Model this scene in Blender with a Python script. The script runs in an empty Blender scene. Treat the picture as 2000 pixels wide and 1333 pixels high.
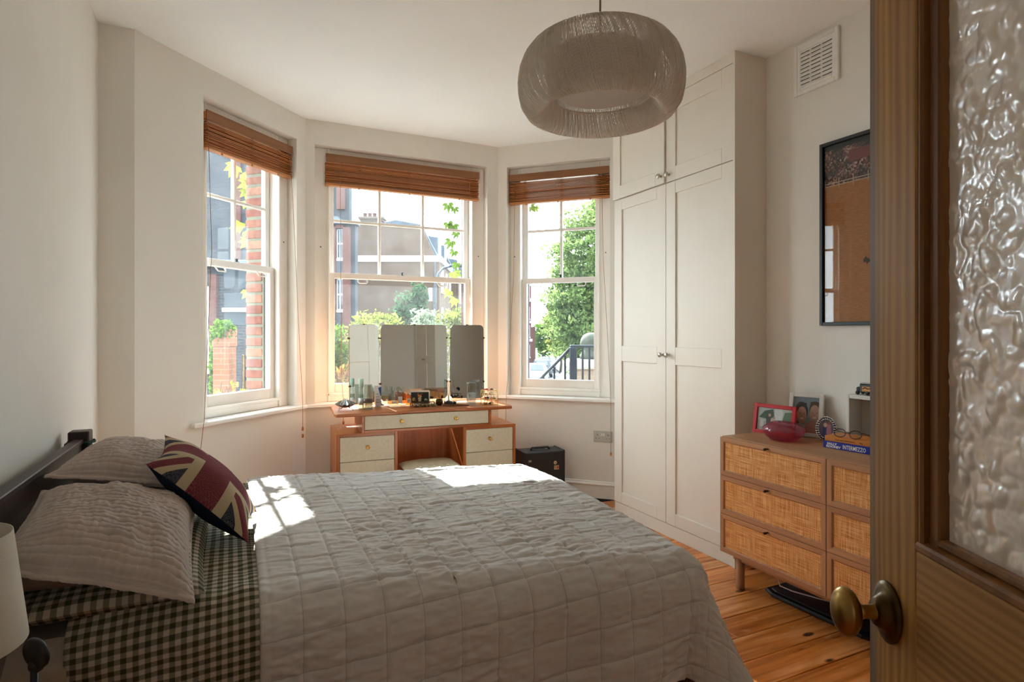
import bpy, bmesh, math, random
import numpy as np
from mathutils import Vector, Matrix, noise
random.seed(7)
PI = math.pi
SC = bpy.context.scene
COL = SC.collection

# ------------------------------------------------------------------ camera, sky, sun, exposure
CH = 1.30                                   # eye height
TH = math.radians(25.4)                     # camera turned right of the room's depth axis (+Y)
cd = bpy.data.cameras.new('camera'); cam = bpy.data.objects.new('camera', cd); COL.objects.link(cam)
cam.location = (0, 0, CH); cam.rotation_euler = (PI/2, 0, -TH)
cd.sensor_width = 36; cd.lens = 36*1150/2000; cd.shift_y = -14.5/2000; cd.clip_start = .02; cd.clip_end = 600
SC.camera = cam
SKY = 8.0
SUN = 20.0
W = bpy.data.worlds.new('sky'); SC.world = W; W.use_nodes = True
nt = W.node_tree; nt.nodes.clear()
wo = nt.nodes.new('ShaderNodeOutputWorld'); bg = nt.nodes.new('ShaderNodeBackground')
tc = nt.nodes.new('ShaderNodeTexCoord'); ns = nt.nodes.new('ShaderNodeTexNoise'); cr = nt.nodes.new('ShaderNodeValToRGB')
ns.inputs['Scale'].default_value = 3.2; ns.inputs['Detail'].default_value = 6; ns.inputs['Roughness'].default_value = .55
cr.color_ramp.elements[0].position = .36; cr.color_ramp.elements[0].color = (.28, .36, .47, 1)
cr.color_ramp.elements[1].position = .62; cr.color_ramp.elements[1].color = (.87, .935, 1, 1)
nt.links.new(tc.outputs['Generated'], ns.inputs['Vector']); nt.links.new(ns.outputs['Fac'], cr.inputs['Fac'])
nt.links.new(cr.outputs['Color'], bg.inputs['Color']); bg.inputs['Strength'].default_value = SKY
nt.links.new(bg.outputs['Background'], wo.inputs['Surface'])
sd = bpy.data.lights.new('sun', 'SUN'); so = bpy.data.objects.new('sun', sd); COL.objects.link(so)
sd.energy = SUN; sd.angle = math.radians(.6); sd.color = (1, .97, .92)
so.rotation_euler = Vector((.065, -1, -.787)).to_track_quat('-Z', 'Y').to_euler(); so.location = (0, 20, 20)
SC.cycles.diffuse_bounces = 10; SC.cycles.max_bounces = 16; SC.cycles.transparent_max_bounces = 24
SC.view_settings.view_transform = 'Standard'; SC.view_settings.look = 'None'
SC.view_settings.exposure = 1.04; SC.view_settings.gamma = 1; SC.view_settings.use_curve_mapping = False

# added fill light in the hall behind the camera; no lamp stands there
hd = bpy.data.lights.new('hall_fill', 'AREA'); ho = bpy.data.objects.new('hall_fill', hd); COL.objects.link(ho)
hd.shape = 'RECTANGLE'; hd.size = 1.15; hd.size_y = 1.5; hd.energy = 2.4; hd.color = (1, .93, .84)
ho.location = (.125, -1.72, 1.55); ho.rotation_euler = Vector((0, 1, 0)).to_track_quat('-Z', 'Y').to_euler()

# ------------------------------------------------------------------ materials
def C(h, a=1.0):
    h = h.lstrip('#'); v = [int(h[i:i+2], 16)/255 for i in (0, 2, 4)]
    return tuple([x/12.92 if x <= .04045 else ((x+.055)/1.055)**2.4 for x in v]+[a])
class N:
    """small node helper"""
    def __init__(s, name):
        s.m = bpy.data.materials.new(name); s.m.use_nodes = True; s.t = s.m.node_tree; s.t.nodes.clear()
        s.out = s.t.nodes.new('ShaderNodeOutputMaterial')
    def n(s, typ, **kw):
        nd = s.t.nodes.new('ShaderNode'+typ)
        for k, v in kw.items():
            if k[0] == '_': setattr(nd, k[1:], v)
            else:
                key = int(k[1:]) if (k[0] == 'i' and k[1:].isdigit()) else k.replace('__', ' ')
                if isinstance(v, bpy.types.NodeSocket): s.t.links.new(v, nd.inputs[key])
                else: nd.inputs[key].default_value = v
        return nd
    def l(s, a, b): s.t.links.new(a, b)
    def ramp(s, fac, stops):
        r = s.n('ValToRGB'); e = r.color_ramp.elements
        while len(e) < len(stops): e.new(.5)
        for q, (p, c) in zip(e, stops): q.position = p; q.color = c
        s.l(fac, r.inputs['Fac']); return r.outputs['Color']
    def mix(s, fac, a, b, blend='MIX'):
        x = s.n('Mix', _data_type='RGBA', _blend_type=blend)
        for sock, v in ((x.inputs['Factor'], fac), (x.inputs[6], a), (x.inputs[7], b)):
            if isinstance(v, bpy.types.NodeSocket): s.l(v, sock)
            else: sock.default_value = v
        return x.outputs[2]
    def math(s, op, a, b=0.0, c=0.0):
        x = s.n('Math', _operation=op)
        for i, v in enumerate((a, b, c)):
            if isinstance(v, bpy.types.NodeSocket): s.l(v, x.inputs[i])
            else: x.inputs[i].default_value = v
        return x.outputs[0]
    def bsdf(s, col, rough=.5, metal=0, spec=.5, height=None, bump=.3, dist=.002, **kw):
        b = s.n('BsdfPrincipled', Roughness=rough, Metallic=metal, **kw)
        b.inputs['Specular IOR Level'].default_value = spec
        if isinstance(col, bpy.types.NodeSocket): s.l(col, b.inputs['Base Color'])
        else: b.inputs['Base Color'].default_value = col
        if height is not None:
            bp = s.n('Bump', Strength=bump, Distance=dist); s.l(height, bp.inputs['Height']); s.l(bp.outputs['Normal'], b.inputs['Normal'])
        s.l(b.outputs[0], s.out.inputs['Surface']); return s.m
    def uv(s, scale=(1, 1, 1), rot=0):
        t = s.n('TexCoord'); m = s.n('Mapping'); s.l(t.outputs['UV'], m.inputs['Vector'])
        m.inputs['Scale'].default_value = scale; m.inputs['Rotation'].default_value = (0, 0, rot); return m.outputs['Vector']
    def obj(s, scale=(1, 1, 1)):
        t = s.n('TexCoord'); m = s.n('Mapping'); s.l(t.outputs['Object'], m.inputs['Vector'])
        m.inputs['Scale'].default_value = scale; return m.outputs['Vector']
    def rnd(s): return s.n('ObjectInfo').outputs['Random']

def plain(name, h, rough=.5, metal=0, spec=.5, var=.06, nscale=30, bump=.1, **kw):
    """plain material with a slight procedural mottling and relief"""
    k = N(name); c = C(h) if isinstance(h, str) else h
    nz = k.n('TexNoise', Vector=k.obj(), Scale=nscale, Detail=4.0)
    d = tuple([x*(1-var) for x in c[:3]]+[1]); u = tuple([min(1, x*(1+var)) for x in c[:3]]+[1])
    return k.bsdf(k.ramp(nz.outputs['Fac'], [(.35, d), (.65, u)]), rough, metal, spec, nz.outputs['Fac'] if bump else None, bump, .001, **kw)

def wood(name, a, b, along='U', rough=.45, ring=6, spec=.4, rnd=.0, grain=38, bump=.25, wave=0, worn=None):
    k = N(name); r = k.rnd()
    sc = (1.1, grain, grain) if along == 'U' else (grain, 1.1, grain)
    v = k.uv(); off = k.n('VectorMath', _operation='ADD'); k.l(v, off.inputs[0])
    cmb = k.n('CombineXYZ'); k.l(k.math('MULTIPLY', r, 17.0), cmb.inputs[0]); k.l(k.math('MULTIPLY', r, 31.0), cmb.inputs[1]); k.l(cmb.outputs[0], off.inputs[1])
    m = k.n('Mapping'); k.l(off.outputs[0], m.inputs['Vector']); m.inputs['Scale'].default_value = sc
    n1 = k.n('TexNoise', Vector=m.outputs['Vector'], Scale=1.0, Detail=5.0, Roughness=.6, Distortion=.3)
    m2 = k.n('Mapping'); k.l(off.outputs[0], m2.inputs['Vector']); m2.inputs['Scale'].default_value = (.8, ring, ring) if along == 'U' else (ring, .8, ring)
    n2 = k.n('TexNoise', Vector=m2.outputs['Vector'], Scale=1.0, Detail=3.0, Distortion=1.2)
    f = k.math('ADD', k.math('MULTIPLY', n1.outputs['Fac'], .6), k.math('MULTIPLY', n2.outputs['Fac'], .4))
    if wave:
        m3 = k.n('Mapping'); k.l(off.outputs[0], m3.inputs['Vector']); m3.inputs['Scale'].default_value = (.10, 1, 1) if along == 'U' else (1, .10, 1)
        wv = k.n('TexWave', Vector=m3.outputs['Vector'], Scale=float(wave), Distortion=11.0, Detail=3.0, Detail__Scale=.45, Detail__Roughness=.5); wv.bands_direction = 'Y' if along == 'U' else 'X'
        f = k.math('ADD', k.math('MULTIPLY', f, .62), k.math('MULTIPLY', wv.outputs['Fac'], .13)); f = k.math('ADD', f, .09)
    col = k.ramp(f, [(.34, C(a)), (.66, C(b))])
    if worn:
        sp = k.n('SeparateXYZ'); k.l(v, sp.inputs[0]); wn = k.n('TexNoise', Vector=k.uv((14, 2.2, 1)), Scale=1.0, Detail=5.0)
        ed = k.math('MULTIPLY_ADD', sp.outputs[0], 1/.035, -worn/.035)
        col = k.mix(k.ramp(k.math('MULTIPLY', ed, k.math('MULTIPLY', wn.outputs['Fac'], 1.7)), [(.3, (0, 0, 0, 1)), (.75, (.8, .8, .8, 1))]), col, C('#6d6660'))
    if rnd: 
        hs = k.n('HueSaturation', Color=col, Saturation=1.0); k.l(k.math('MULTIPLY_ADD', r, rnd, 1-rnd/2), hs.inputs['Value']); col = hs.outputs[0]
    return k.bsdf(col, rough, 0, spec, n1.outputs['Fac'], bump, .0008)

def brickmat(name, c1, c2, mortar, bw=.225, rh=.075, var=1.0, rough=.9):
    k = N(name); v = k.uv()
    b = k.n('TexBrick', Vector=v, Scale=1.0, Mortar__Size=.008, Brick__Width=bw, Row__Height=rh, Bias=0.0, Color1=C(c1), Color2=C(c2), Mortar=C(mortar))
    nz = k.n('TexNoise', Vector=v, Scale=1.3, Detail=4.0)
    col = k.mix(k.math('MULTIPLY', nz.outputs['Fac'], .5), b.outputs['Color'], C(mortar))
    n3 = k.n('TexNoise', Vector=v, Scale=14.0, Detail=2.0)
    col = k.mix(.35*var, col, k.ramp(n3.outputs['Fac'], [(.35, C(c1)), (.65, C(c2))]))
    return k.bsdf(col, rough, 0, .2, b.outputs['Fac'], -.4, .006)

def glassmat(name, tint='#ffffff', refl=.06, rough=0.0, dirt=0.0, slant=.75):
    """thin pane: lets light straight through, mirrors a little, more so at a slant"""
    k = N(name)
    tr = k.n('BsdfTransparent', Color=C(tint)); gl = k.n('BsdfGlossy', Roughness=rough)
    fr = k.n('LayerWeight', Blend=.5)            # same from either side
    mx = k.n('MixShader'); k.l(k.math('ADD', k.math('MULTIPLY', k.math('POWER', fr.outputs['Facing'], 5.0), slant), refl), mx.inputs[0]); k.l(tr.outputs[0], mx.inputs[1]); k.l(gl.outputs[0], mx.inputs[2])
    if dirt:
        di = k.n('BsdfTranslucent', Color=(.8, .85, .9, 1)); nz = k.n('TexNoise', Vector=k.uv((6, 6, 6)), Scale=1.0, Detail=5.0)
        m2 = k.n('MixShader'); k.l(k.math('MULTIPLY', nz.outputs['Fac'], dirt), m2.inputs[0]); k.l(mx.outputs[0], m2.inputs[1]); k.l(di.outputs[0], m2.inputs[2]); mx = m2
    k.l(mx.outputs[0], k.out.inputs['Surface']); return k.m

def solidglass(name, tint, rough=0.02, ior=1.45, trans=1.0):
    k = N(name); nz = k.n('TexNoise', Vector=k.obj(), Scale=5.0)
    return k.bsdf(k.ramp(nz.outputs['Fac'], [(0, C(tint)), (1, C(tint))]), rough, 0, .5, Transmission__Weight=trans, IOR=ior)

def leafmat(name, a, b, trans=.5):
    k = N(name); nz = k.n('TexNoise', Vector=k.obj(), Scale=1.6, Detail=3.0)
    n2 = k.n('TexNoise', Vector=k.obj(), Scale=23.0, Detail=1.0)
    col = k.ramp(k.math('ADD', k.math('MULTIPLY', nz.outputs['Fac'], .45), k.math('MULTIPLY', n2.outputs['Fac'], .55)), [(.36, C(a)), (.62, C(b))])
    d = k.n('BsdfDiffuse', Color=col); t = k.n('BsdfTranslucent', Color=col); mx = k.n('MixShader', i0=trans)
    k.l(d.outputs[0], mx.inputs[1]); k.l(t.outputs[0], mx.inputs[2]); k.l(mx.outputs[0], k.out.inputs['Surface']); return k.m

def fabric(name, a, b, scale=900, rough=.95, bump=.25, sheen=.0, big=7):
    k = N(name); v = k.uv()
    w = k.n('TexNoise', Vector=v, Scale=scale, Detail=2.0); bgn = k.n('TexNoise', Vector=v, Scale=float(big), Detail=4.0)
    f = k.math('ADD', k.math('MULTIPLY', w.outputs['Fac'], .5), k.math('MULTIPLY', bgn.outputs['Fac'], .5))
    return k.bsdf(k.ramp(f, [(.35, C(a)), (.65, C(b))]), rough, 0, .15, w.outputs['Fac'], bump, .0006, Sheen__Weight=sheen)

def gingham(name, dark, light, cell=.0122):
    k = N(name); v = k.uv(); sp = k.n('SeparateXYZ'); k.l(v, sp.inputs[0])
    def stripe(o):
        return k.math('GREATER_THAN', k.math('FRACT', k.math('DIVIDE', o, 2*cell)), .5)
    s1, s2 = stripe(sp.outputs[0]), stripe(sp.outputs[1])
    f = k.math('MULTIPLY', k.math('ADD', s1, s2), .5)
    w = k.n('TexNoise', Vector=v, Scale=1100.0, Detail=1.0)
    col = k.ramp(f, [(0.0, C(light)), (.5, tuple([(.62*x+.38*y)*.92 for x, y in zip(C(dark)[:3], C(light)[:3])]+[1])), (1.0, C(dark))])
    return k.bsdf(col, .95, 0, .1, w.outputs['Fac'], .2, .0006)

m = {}
m['wall'] = plain('wall_paint', '#e3dfd7', .85, spec=.2, var=.015, nscale=3, bump=.05)
m['ceil'] = plain('ceiling_paint', '#eeeeec', .9, spec=.1, var=.012, nscale=3, bump=.04)
m['joinery'] = plain('white_gloss_paint', '#efece6', .35, spec=.5, var=.02, nscale=9, bump=.04)
m['cream'] = plain('cream_eggshell', '#dfd8cb', .5, spec=.35, var=.012, nscale=4, bump=.03)
m['brass'] = plain('aged_brass', '#a5854a', .28, 1, var=.25, nscale=22, bump=.06)
m['polbrass'] = plain('polished_brass', '#d3ab5e', .22, 1, var=.1, nscale=40, bump=.03)
m['nickel'] = plain('brushed_nickel', '#bdb7ab', .3, 1, var=.08, nscale=60, bump=.03)
m['steel'] = plain('brushed_steel', '#9d9b95', .38, 1, var=.06, nscale=80, bump=.03)
m['silver'] = plain('tarnished_silver', '#9b9a96', .26, 1, var=.35, nscale=35, bump=.1)
m['black'] = plain('black_plastic', '#0d0e11', .45, var=.1, nscale=60, bump=.05)
m['blackleather'] = plain('black_leathercloth', '#191a1c', .55, var=.2, nscale=180, bump=.3)
m['white'] = plain('white_plastic', '#e8e6e2', .4, var=.03, bump=.02)
m['teak'] = wood('teak_across', '#8a4a21', '#bd7038', 'U', .35, 5, .5)
m['teakv'] = wood('teak_upright', '#8a4a21', '#bd7038', 'V', .35, 5, .5)
m['oak'] = wood('brown_oak_across', '#936749', '#b58a64', 'U', .5, 6, .35)
m['oakv'] = wood('brown_oak_upright', '#936749', '#b58a64', 'V', .5, 6, .35)
m['pine'] = wood('stripped_pine_across', '#8a6236', '#c2955a', 'U', .5, 9, .35, grain=60, wave=26)
m['pinev'] = wood('stripped_pine_upright', '#8d6131', '#c89a52', 'V', .5, 9, .35, grain=60, wave=22)
m['pineworn'] = wood('worn_pine_upright', '#8d6131', '#c89a52', 'V', .5, 9, .35, grain=60, wave=22, worn=.725)
m['oakt'] = wood('brown_oak_top', '#9a7150', '#bd926c', 'V', .45, 6, .35)
m['bronze'] = plain('dark_bronze', '#4a3a28', .35, .9, var=.1)
m['toy'] = plain('dark_toy_paint', '#23282b', .4, var=.15)
m['thinliq'] = glassmat('pale_liquid', '#dfe7dc', .05)
m['thinjar'] = glassmat('frosted_jar', '#dcdccb', .08, .2, .5)
m['palescent'] = glassmat('pale_scent', '#f2e3c2', .05)
m['milky'] = glassmat('milky_contents', '#e6e6e6', .05, .3, .5)
m['greenstone'] = plain('green_stone', '#7d8a3a', .3, var=.2)
m['bristle'] = plain('black_bristle', '#1b1817', .7)
m['buffdark'] = brickmat('sooty_buff_brick', '#55463c', '#5f5148', '#66594f')
m['pierbrick'] = brickmat('pale_pier_brick', '#6b5748', '#7a6655', '#7c6f60')
m['terracotta'] = brickmat('terracotta_brick', '#7a4630', '#8d5639', '#7d6a58')
m['mossy'] = plain('mossy_stone', '#34352a', .9, var=.3, nscale=16)
m['greenrender'] = plain('grey_green_render', '#5a6763', .8, var=.15, nscale=3)
m['lampgrey'] = plain('lamp_post_grey', '#30363c', .5, var=.1)
m['carsilver'] = plain('silver_car_paint', '#8b9096', .25, .5, var=.05)
m['cardark'] = plain('dark_car_paint', '#2b2f35', .25, .3, var=.05)
m['signred'] = plain('sign_red', '#8d2a2a', .4)
m['farglass'] = plain('far_window_glass', '#20272c', .08, 0, .7, var=.2, nscale=2)
m['farsky'] = plain('painted_sky_glass', '#8b98a6', .1, 0, .6, var=.2, nscale=1)  # pale base colour stands in for the sky's reflection in the panes
m['pinebead'] = wood('dark_pine_bead', '#5c3a1d', '#966736', 'V', .45, 8, .35, grain=40)
m['darkbrass'] = plain('dark_patina_brass', '#54432a', .35, 1, var=.3, nscale=30, bump=.05)
k = N('obscured_glass'); nz = k.n('TexNoise', Vector=k.obj(), Scale=8.0)
gb = k.n('BsdfPrincipled', Roughness=.2, IOR=1.45, Transmission__Weight=1.0); gb.inputs['Base Color'].default_value = (.93, .93, .9, 1)
tl = k.n('BsdfTranslucent', Color=k.ramp(nz.outputs['Fac'], [(0, (.82, .80, .75, 1)), (1, (.9, .88, .83, 1))])); df = k.n('BsdfDiffuse', Color=(.7, .68, .62, 1)); ms = k.n('MixShader', i0=.5); k.l(tl.outputs[0], ms.inputs[1]); k.l(df.outputs[0], ms.inputs[2])
m2 = k.n('MixShader', i0=.68); k.l(gb.outputs[0], m2.inputs[1]); k.l(ms.outputs[0], m2.inputs[2]); k.l(m2.outputs[0], k.out.inputs['Surface']); m['obscure'] = k.m
m['darkwood'] = wood('dark_stained_wood', '#241712', '#3d2820', 'V', .4, 7, .4)
m['slat'] = wood('bamboo_slat', '#9c5a2a', '#cc8a4e', 'U', .45, 12, .35, rnd=.5)
m['cord'] = plain('tan_cord', '#9b6b3f', .8, var=.15, nscale=200)
m['redframe'] = plain('red_lacquer', '#b8141c', .3, var=.05)
m['whiteframe'] = plain('white_frame_paint', '#d5d0c8', .5, var=.03)
m['blackframe'] = plain('black_frame_paint', '#0c0d0e', .45, var=.05)
m['mirror'] = None
k = N('mirror_silvering'); nz = k.n('TexNoise', Vector=k.obj(), Scale=3.0)
g = k.n('BsdfGlossy', Roughness=.0, Color=k.ramp(nz.outputs['Fac'], [(0, (.80, .83, .81, 1)), (1, (.83, .85, .83, 1))])); k.l(g.outputs[0], k.out.inputs['Surface']); m['mirror'] = k.m
m['pane'] = glassmat('window_glass', '#f6fbfa', .010, 0, .018, .45)
m['framepane'] = glassmat('picture_glass', '#f4f6f6', .025)
m['clear'] = solidglass('clear_glass', '#f2f7f5')
m['thinclear'] = glassmat('thin_clear_glass', '#eef4f1', .10)
m['amber'] = glassmat('amber_liquid_glass', '#f6be72', .10)
m['green'] = plain('pale_green_plastic', '#b4d3bd', .35, var=.04)
k = N('ruby_glass'); tr = k.n('BsdfTransparent', Color=C('#e3a0b2')); gl = k.n('BsdfGlossy', Roughness=.03); df = k.n('BsdfTranslucent', Color=C('#c24a6a')); nz = k.n('TexNoise', Vector=k.obj(), Scale=6.0)
d2 = k.n('BsdfDiffuse', Color=k.ramp(nz.outputs['Fac'], [(0, C('#b04462')), (1, C('#c65a76'))])); a1 = k.n('MixShader', i0=.5); k.l(df.outputs[0], a1.inputs[1]); k.l(d2.outputs[0], a1.inputs[2])
a2 = k.n('MixShader', i0=.3); k.l(tr.outputs[0], a2.inputs[1]); k.l(a1.outputs[0], a2.inputs[2]); lw = k.n('LayerWeight', Blend=.5); a3 = k.n('MixShader'); k.l(k.math('ADD', k.math('MULTIPLY', k.math('POWER', lw.outputs['Facing'], 4.0), .6), .07), a3.inputs[0]); k.l(a2.outputs[0], a3.inputs[1]); k.l(gl.outputs[0], a3.inputs[2])
k.l(a3.outputs[0], k.out.inputs['Surface']); m['ruby'] = k.m
m['glaze'] = None
BL = brickmat('buff_stock_brick', '#44332a', '#594538', '#64584d')
m['buff'] = BL
m['redbrick'] = brickmat('red_brick', '#482823', '#58342c', '#4f433e')
m['greybrick'] = brickmat('grey_stock_brick', '#1f2328', '#343536', '#4c4c50')
m['slate'] = plain('slate_roof', '#3e4650', .7, var=.2, nscale=4)
m['stone'] = plain('pale_stone', '#8b8477', .8, var=.1, nscale=7)
m['render'] = plain('white_render', '#b9bcc0', .7, var=.03, nscale=5)
m['lead'] = plain('dark_pipe_paint', '#2c3036', .5, var=.1)
m['asphalt'] = plain('asphalt', '#5a5a58', .9, var=.12, nscale=3)
m['paving'] = plain('paving_stone', '#6c6963', .9, var=.1, nscale=2)
m['iron'] = plain('black_iron_paint', '#12161c', .35, var=.1)

# ------------------------------------------------------------------ mesh builder
class MB:
    def __init__(s, M=None):
        s.v = []; s.f = []; s.mi = []; s.sm = []; s.uvs = {}; s.M = M or Matrix.Identity(4); s.m = 0; s.vuv = None
    def add(s, vs, fs, smooth=False, uv=None):
        o = len(s.v)
        s.v += [tuple(s.M @ Vector(p)) for p in vs]
        for f in fs:
            if uv is not None: s.uvs[len(s.f)] = [uv[i] for i in f]
            s.f.append(tuple(i+o for i in f)); s.mi.append(s.m); s.sm.append(smooth)
        return s
    def box(s, a, b, ch=0.0):
        x0, y0, z0 = [min(p, q) for p, q in zip(a, b)]; x1, y1, z1 = [max(p, q) for p, q in zip(a, b)]
        ch = min(ch, .49*min(x1-x0, y1-y0, z1-z0))
        if ch <= 0:
            vs = [(x, y, z) for z in (z0, z1) for y in (y0, y1) for x in (x0, x1)]
            return s.add(vs, [(0, 2, 3, 1), (4, 5, 7, 6), (0, 1, 5, 4), (2, 6, 7, 3), (0, 4, 6, 2), (1, 3, 7, 5)])
        lo = (x0, y0, z0); hi = (x1, y1, z1); vs = []; idx = {}
        for c in [(i, j, l) for i in (0, 1) for j in (0, 1) for l in (0, 1)]:
            for ax in range(3):                      # vertex lying on the face normal to ax
                p = []
                for d in range(3):
                    e = hi[d] if c[d] else lo[d]
                    if d != ax: e += -ch if c[d] else ch
                    p.append(e)
                idx[c, ax] = len(vs); vs.append(tuple(p))
        fs = []
        for ax in range(3):
            o1, o2 = [(1, 2), (2, 0), (0, 1)][ax]
            for sgn in (0, 1):
                def c(i, j):
                    q = [0, 0, 0]; q[ax] = sgn; q[o1] = i; q[o2] = j; return tuple(q)
                fs.append(tuple(idx[c(i, j), ax] for i, j in ((0, 0), (1, 0), (1, 1), (0, 1))))
        for ax in range(3):                          # edges along ax
            o1, o2 = [(1, 2), (2, 0), (0, 1)][ax]
            for i in (0, 1):
                for j in (0, 1):
                    q0 = [0]*3; q0[o1] = i; q0[o2] = j; q1 = list(q0); q1[ax] = 1; q0, q1 = tuple(q0), tuple(q1)
                    fs.append((idx[q0, o1], idx[q1, o1], idx[q1, o2], idx[q0, o2]))
        for c_ in [(i, j, l) for i in (0, 1) for j in (0, 1) for l in (0, 1)]:
            fs.append((idx[c_, 0], idx[c_, 1], idx[c_, 2]))
        return s.add(vs, fs)
    def lathe(s, prof, n=24, c=(0, 0, 0), ax='z', sy=1.0, smooth=True, cap=True):
        vs = []; fs = []
        for r, z in prof:
            for i in range(n):
                a = 2*PI*i/n; p = (r*math.cos(a), r*sy*math.sin(a), z)
                if ax == 'x': p = (p[2], p[0], p[1])
                elif ax == 'y': p = (p[1], p[2], p[0])
                vs.append((p[0]+c[0], p[1]+c[1], p[2]+c[2]))
        for j in range(len(prof)-1):
            for i in range(n): fs.append((j*n+i, j*n+(i+1) % n, (j+1)*n+(i+1) % n, (j+1)*n+i))
        if cap:
            if prof[0][0] > 1e-6: fs.append(tuple(range(n))[::-1])
            if prof[-1][0] > 1e-6: fs.append(tuple((len(prof)-1)*n+i for i in range(n)))
        return s.add(vs, fs, smooth)
    def cyl(s, p, q, r, r2=None, n=12, smooth=True): return s.tube([p, q], [r, r if r2 is None else r2], n, smooth)
    def tube(s, pts, r, n=8, smooth=True, closed=False, cap=True):
        pts = [Vector(p) for p in pts]; L = len(pts); rs = r if isinstance(r, (list, tuple)) else [r]*L
        vs = []; fs = []; up = None
        for i, p in enumerate(pts):
            a = pts[i-1] if (i > 0 or closed) else p; b = pts[(i+1) % L] if (i < L-1 or closed) else p
            t = (b-a).normalized()
            if up is None: up = Vector((0, 0, 1)) if abs(t.z) < .9 else Vector((1, 0, 0))
            x = up.cross(t)
            if x.length < 1e-5: x = Vector((1, 0, 0)).cross(t)
            x.normalize(); y = t.cross(x); up = y
            for j in range(n):
                an = 2*PI*j/n; vs.append(tuple(p+(x*math.cos(an)+y*math.sin(an))*rs[i]))
        for i in range(L if closed else L-1):
            for j in range(n): fs.append((i*n+j, i*n+(j+1) % n, ((i+1) % L)*n+(j+1) % n, ((i+1) % L)*n+j))
        if cap and not closed: fs.append(tuple(range(n))[::-1]); fs.append(tuple((L-1)*n+j for j in range(n)))
        return s.add(vs, fs, smooth)
    def sphere(s, c, r, n=16, k=10, sc=(1, 1, 1)):
        vs = [(c[0], c[1], c[2]-r*sc[2])]; fs = []
        for j in range(1, k):
            a = -PI/2+PI*j/k
            for i in range(n):
                b = 2*PI*i/n; vs.append((c[0]+r*sc[0]*math.cos(a)*math.cos(b), c[1]+r*sc[1]*math.cos(a)*math.sin(b), c[2]+r*sc[2]*math.sin(a)))
        vs.append((c[0], c[1], c[2]+r*sc[2]))
        for i in range(n): fs.append((0, 1+(i+1) % n, 1+i)); fs.append((len(vs)-1, 1+(k-2)*n+i, 1+(k-2)*n+(i+1) % n))
        for j in range(k-2):
            for i in range(n): fs.append((1+j*n+i, 1+j*n+(i+1) % n, 1+(j+1)*n+(i+1) % n, 1+(j+1)*n+i))
        return s.add(vs, fs, True)
    def prism(s, poly, lo, hi, ax='z', ch=0.0):
        """polygon in the plane across ax, extruded lo..hi, optional inset (chamfer) at both ends"""
        def P(a, b, h): return {'z': (a, b, h), 'y': (a, h, b), 'x': (h, a, b)}[ax]
        n = len(poly)
        def inset(d):
            out = []
            for i in range(n):
                p0, p1, p2 = Vector(poly[i-1]), Vector(poly[i]), Vector(poly[(i+1) % n])
                e1 = (p1-p0).normalized(); e2 = (p2-p1).normalized(); n1 = Vector((-e1.y, e1.x)); n2 = Vector((-e2.y, e2.x))
                b = n1+n2; b = b/(max(.3, b.length_squared/2)); out.append(p1+b*d)
            return out
        ar = sum(poly[i-1][0]*poly[i][1]-poly[i][0]*poly[i-1][1] for i in range(n))
        sg = 1 if ar > 0 else -1
        rings = [(poly, lo), (poly, hi)] if not ch else [(inset(ch*sg), lo), (poly, lo+ch), (poly, hi-ch), (inset(ch*sg), hi)]
        vs = [P(p[0], p[1], h) for pl, h in rings for p in pl]; fs = []
        for j in range(len(rings)-1):
            for i in range(n): fs.append((j*n+i, j*n+(i+1) % n, (j+1)*n+(i+1) % n, (j+1)*n+i))
        fs.append(tuple(range(n))[::-1]); fs.append(tuple((len(rings)-1)*n+i for i in range(n)))
        return s.add(vs, fs)
    def grid(s, fn, nu, nv, smooth=True, uvf=None, flip=False):
        vs = []; uv = []; fs = []
        for i in range(nu+1):
            for j in range(nv+1):
                r = fn(i/nu, j/nv); vs.append(r); uv.append(uvf(i/nu, j/nv) if uvf else (i/nu, j/nv))
        for i in range(nu):
            for j in range(nv):
                a = i*(nv+1)+j; q = (a, a+nv+1, a+nv+2, a+1); fs.append(q[::-1] if flip else q)
        return s.add(vs, fs, smooth, uv)
    def quad(s, a, b, c, d): return s.add([a, b, c, d], [(0, 1, 2, 3)])
    def frame(s, x0, x1, z0, z1, w, y0, y1, ch=.002, wz=None):
        """rectangular frame in the xz plane, bars of width w"""
        wz = w if wz is None else wz
        s.box((x0, y0, z0), (x0+w, y1, z1), ch); s.box((x1-w, y0, z0), (x1, y1, z1), ch)
        s.box((x0+w, y0, z0), (x1-w, y1, z0+wz), ch); s.box((x0+w, y0, z1-wz), (x1-w, y1, z1), ch); return s
    def build(s, name, mat, parent=None, recalc=True, kind=None):
        me = bpy.data.meshes.new(name); me.from_pydata(s.v, [], s.f)
        mats = mat if isinstance(mat, (list, tuple)) else [mat]
        for q in mats: me.materials.append(q)
        me.polygons.foreach_set('material_index', s.mi); me.polygons.foreach_set('use_smooth', s.sm)
        if recalc:
            b = bmesh.new(); b.from_mesh(me); bmesh.ops.recalc_face_normals(b, faces=b.faces); b.to_mesh(me); b.free()
        ul = me.uv_layers.new(name='UVMap').data
        cos = me.vertices
        for p in me.polygons:
            if p.index in s.uvs:
                dct = dict(zip(s.f[p.index], s.uvs[p.index]))
                for li in p.loop_indices: ul[li].uv = dct[me.loops[li].vertex_index]
            else:
                nx, ny, nz = [abs(t) for t in p.normal]
                a, b_ = (0, 1) if nz >= nx and nz >= ny else ((1, 2) if nx >= ny else (0, 2))
                for li in p.loop_indices:
                    co = cos[me.loops[li].vertex_index].co; ul[li].uv = (co[a], co[b_])
        o = bpy.data.objects.new(name, me); COL.objects.link(o)
        if parent: o.parent = parent
        if kind: o['kind'] = kind
        return o
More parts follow.
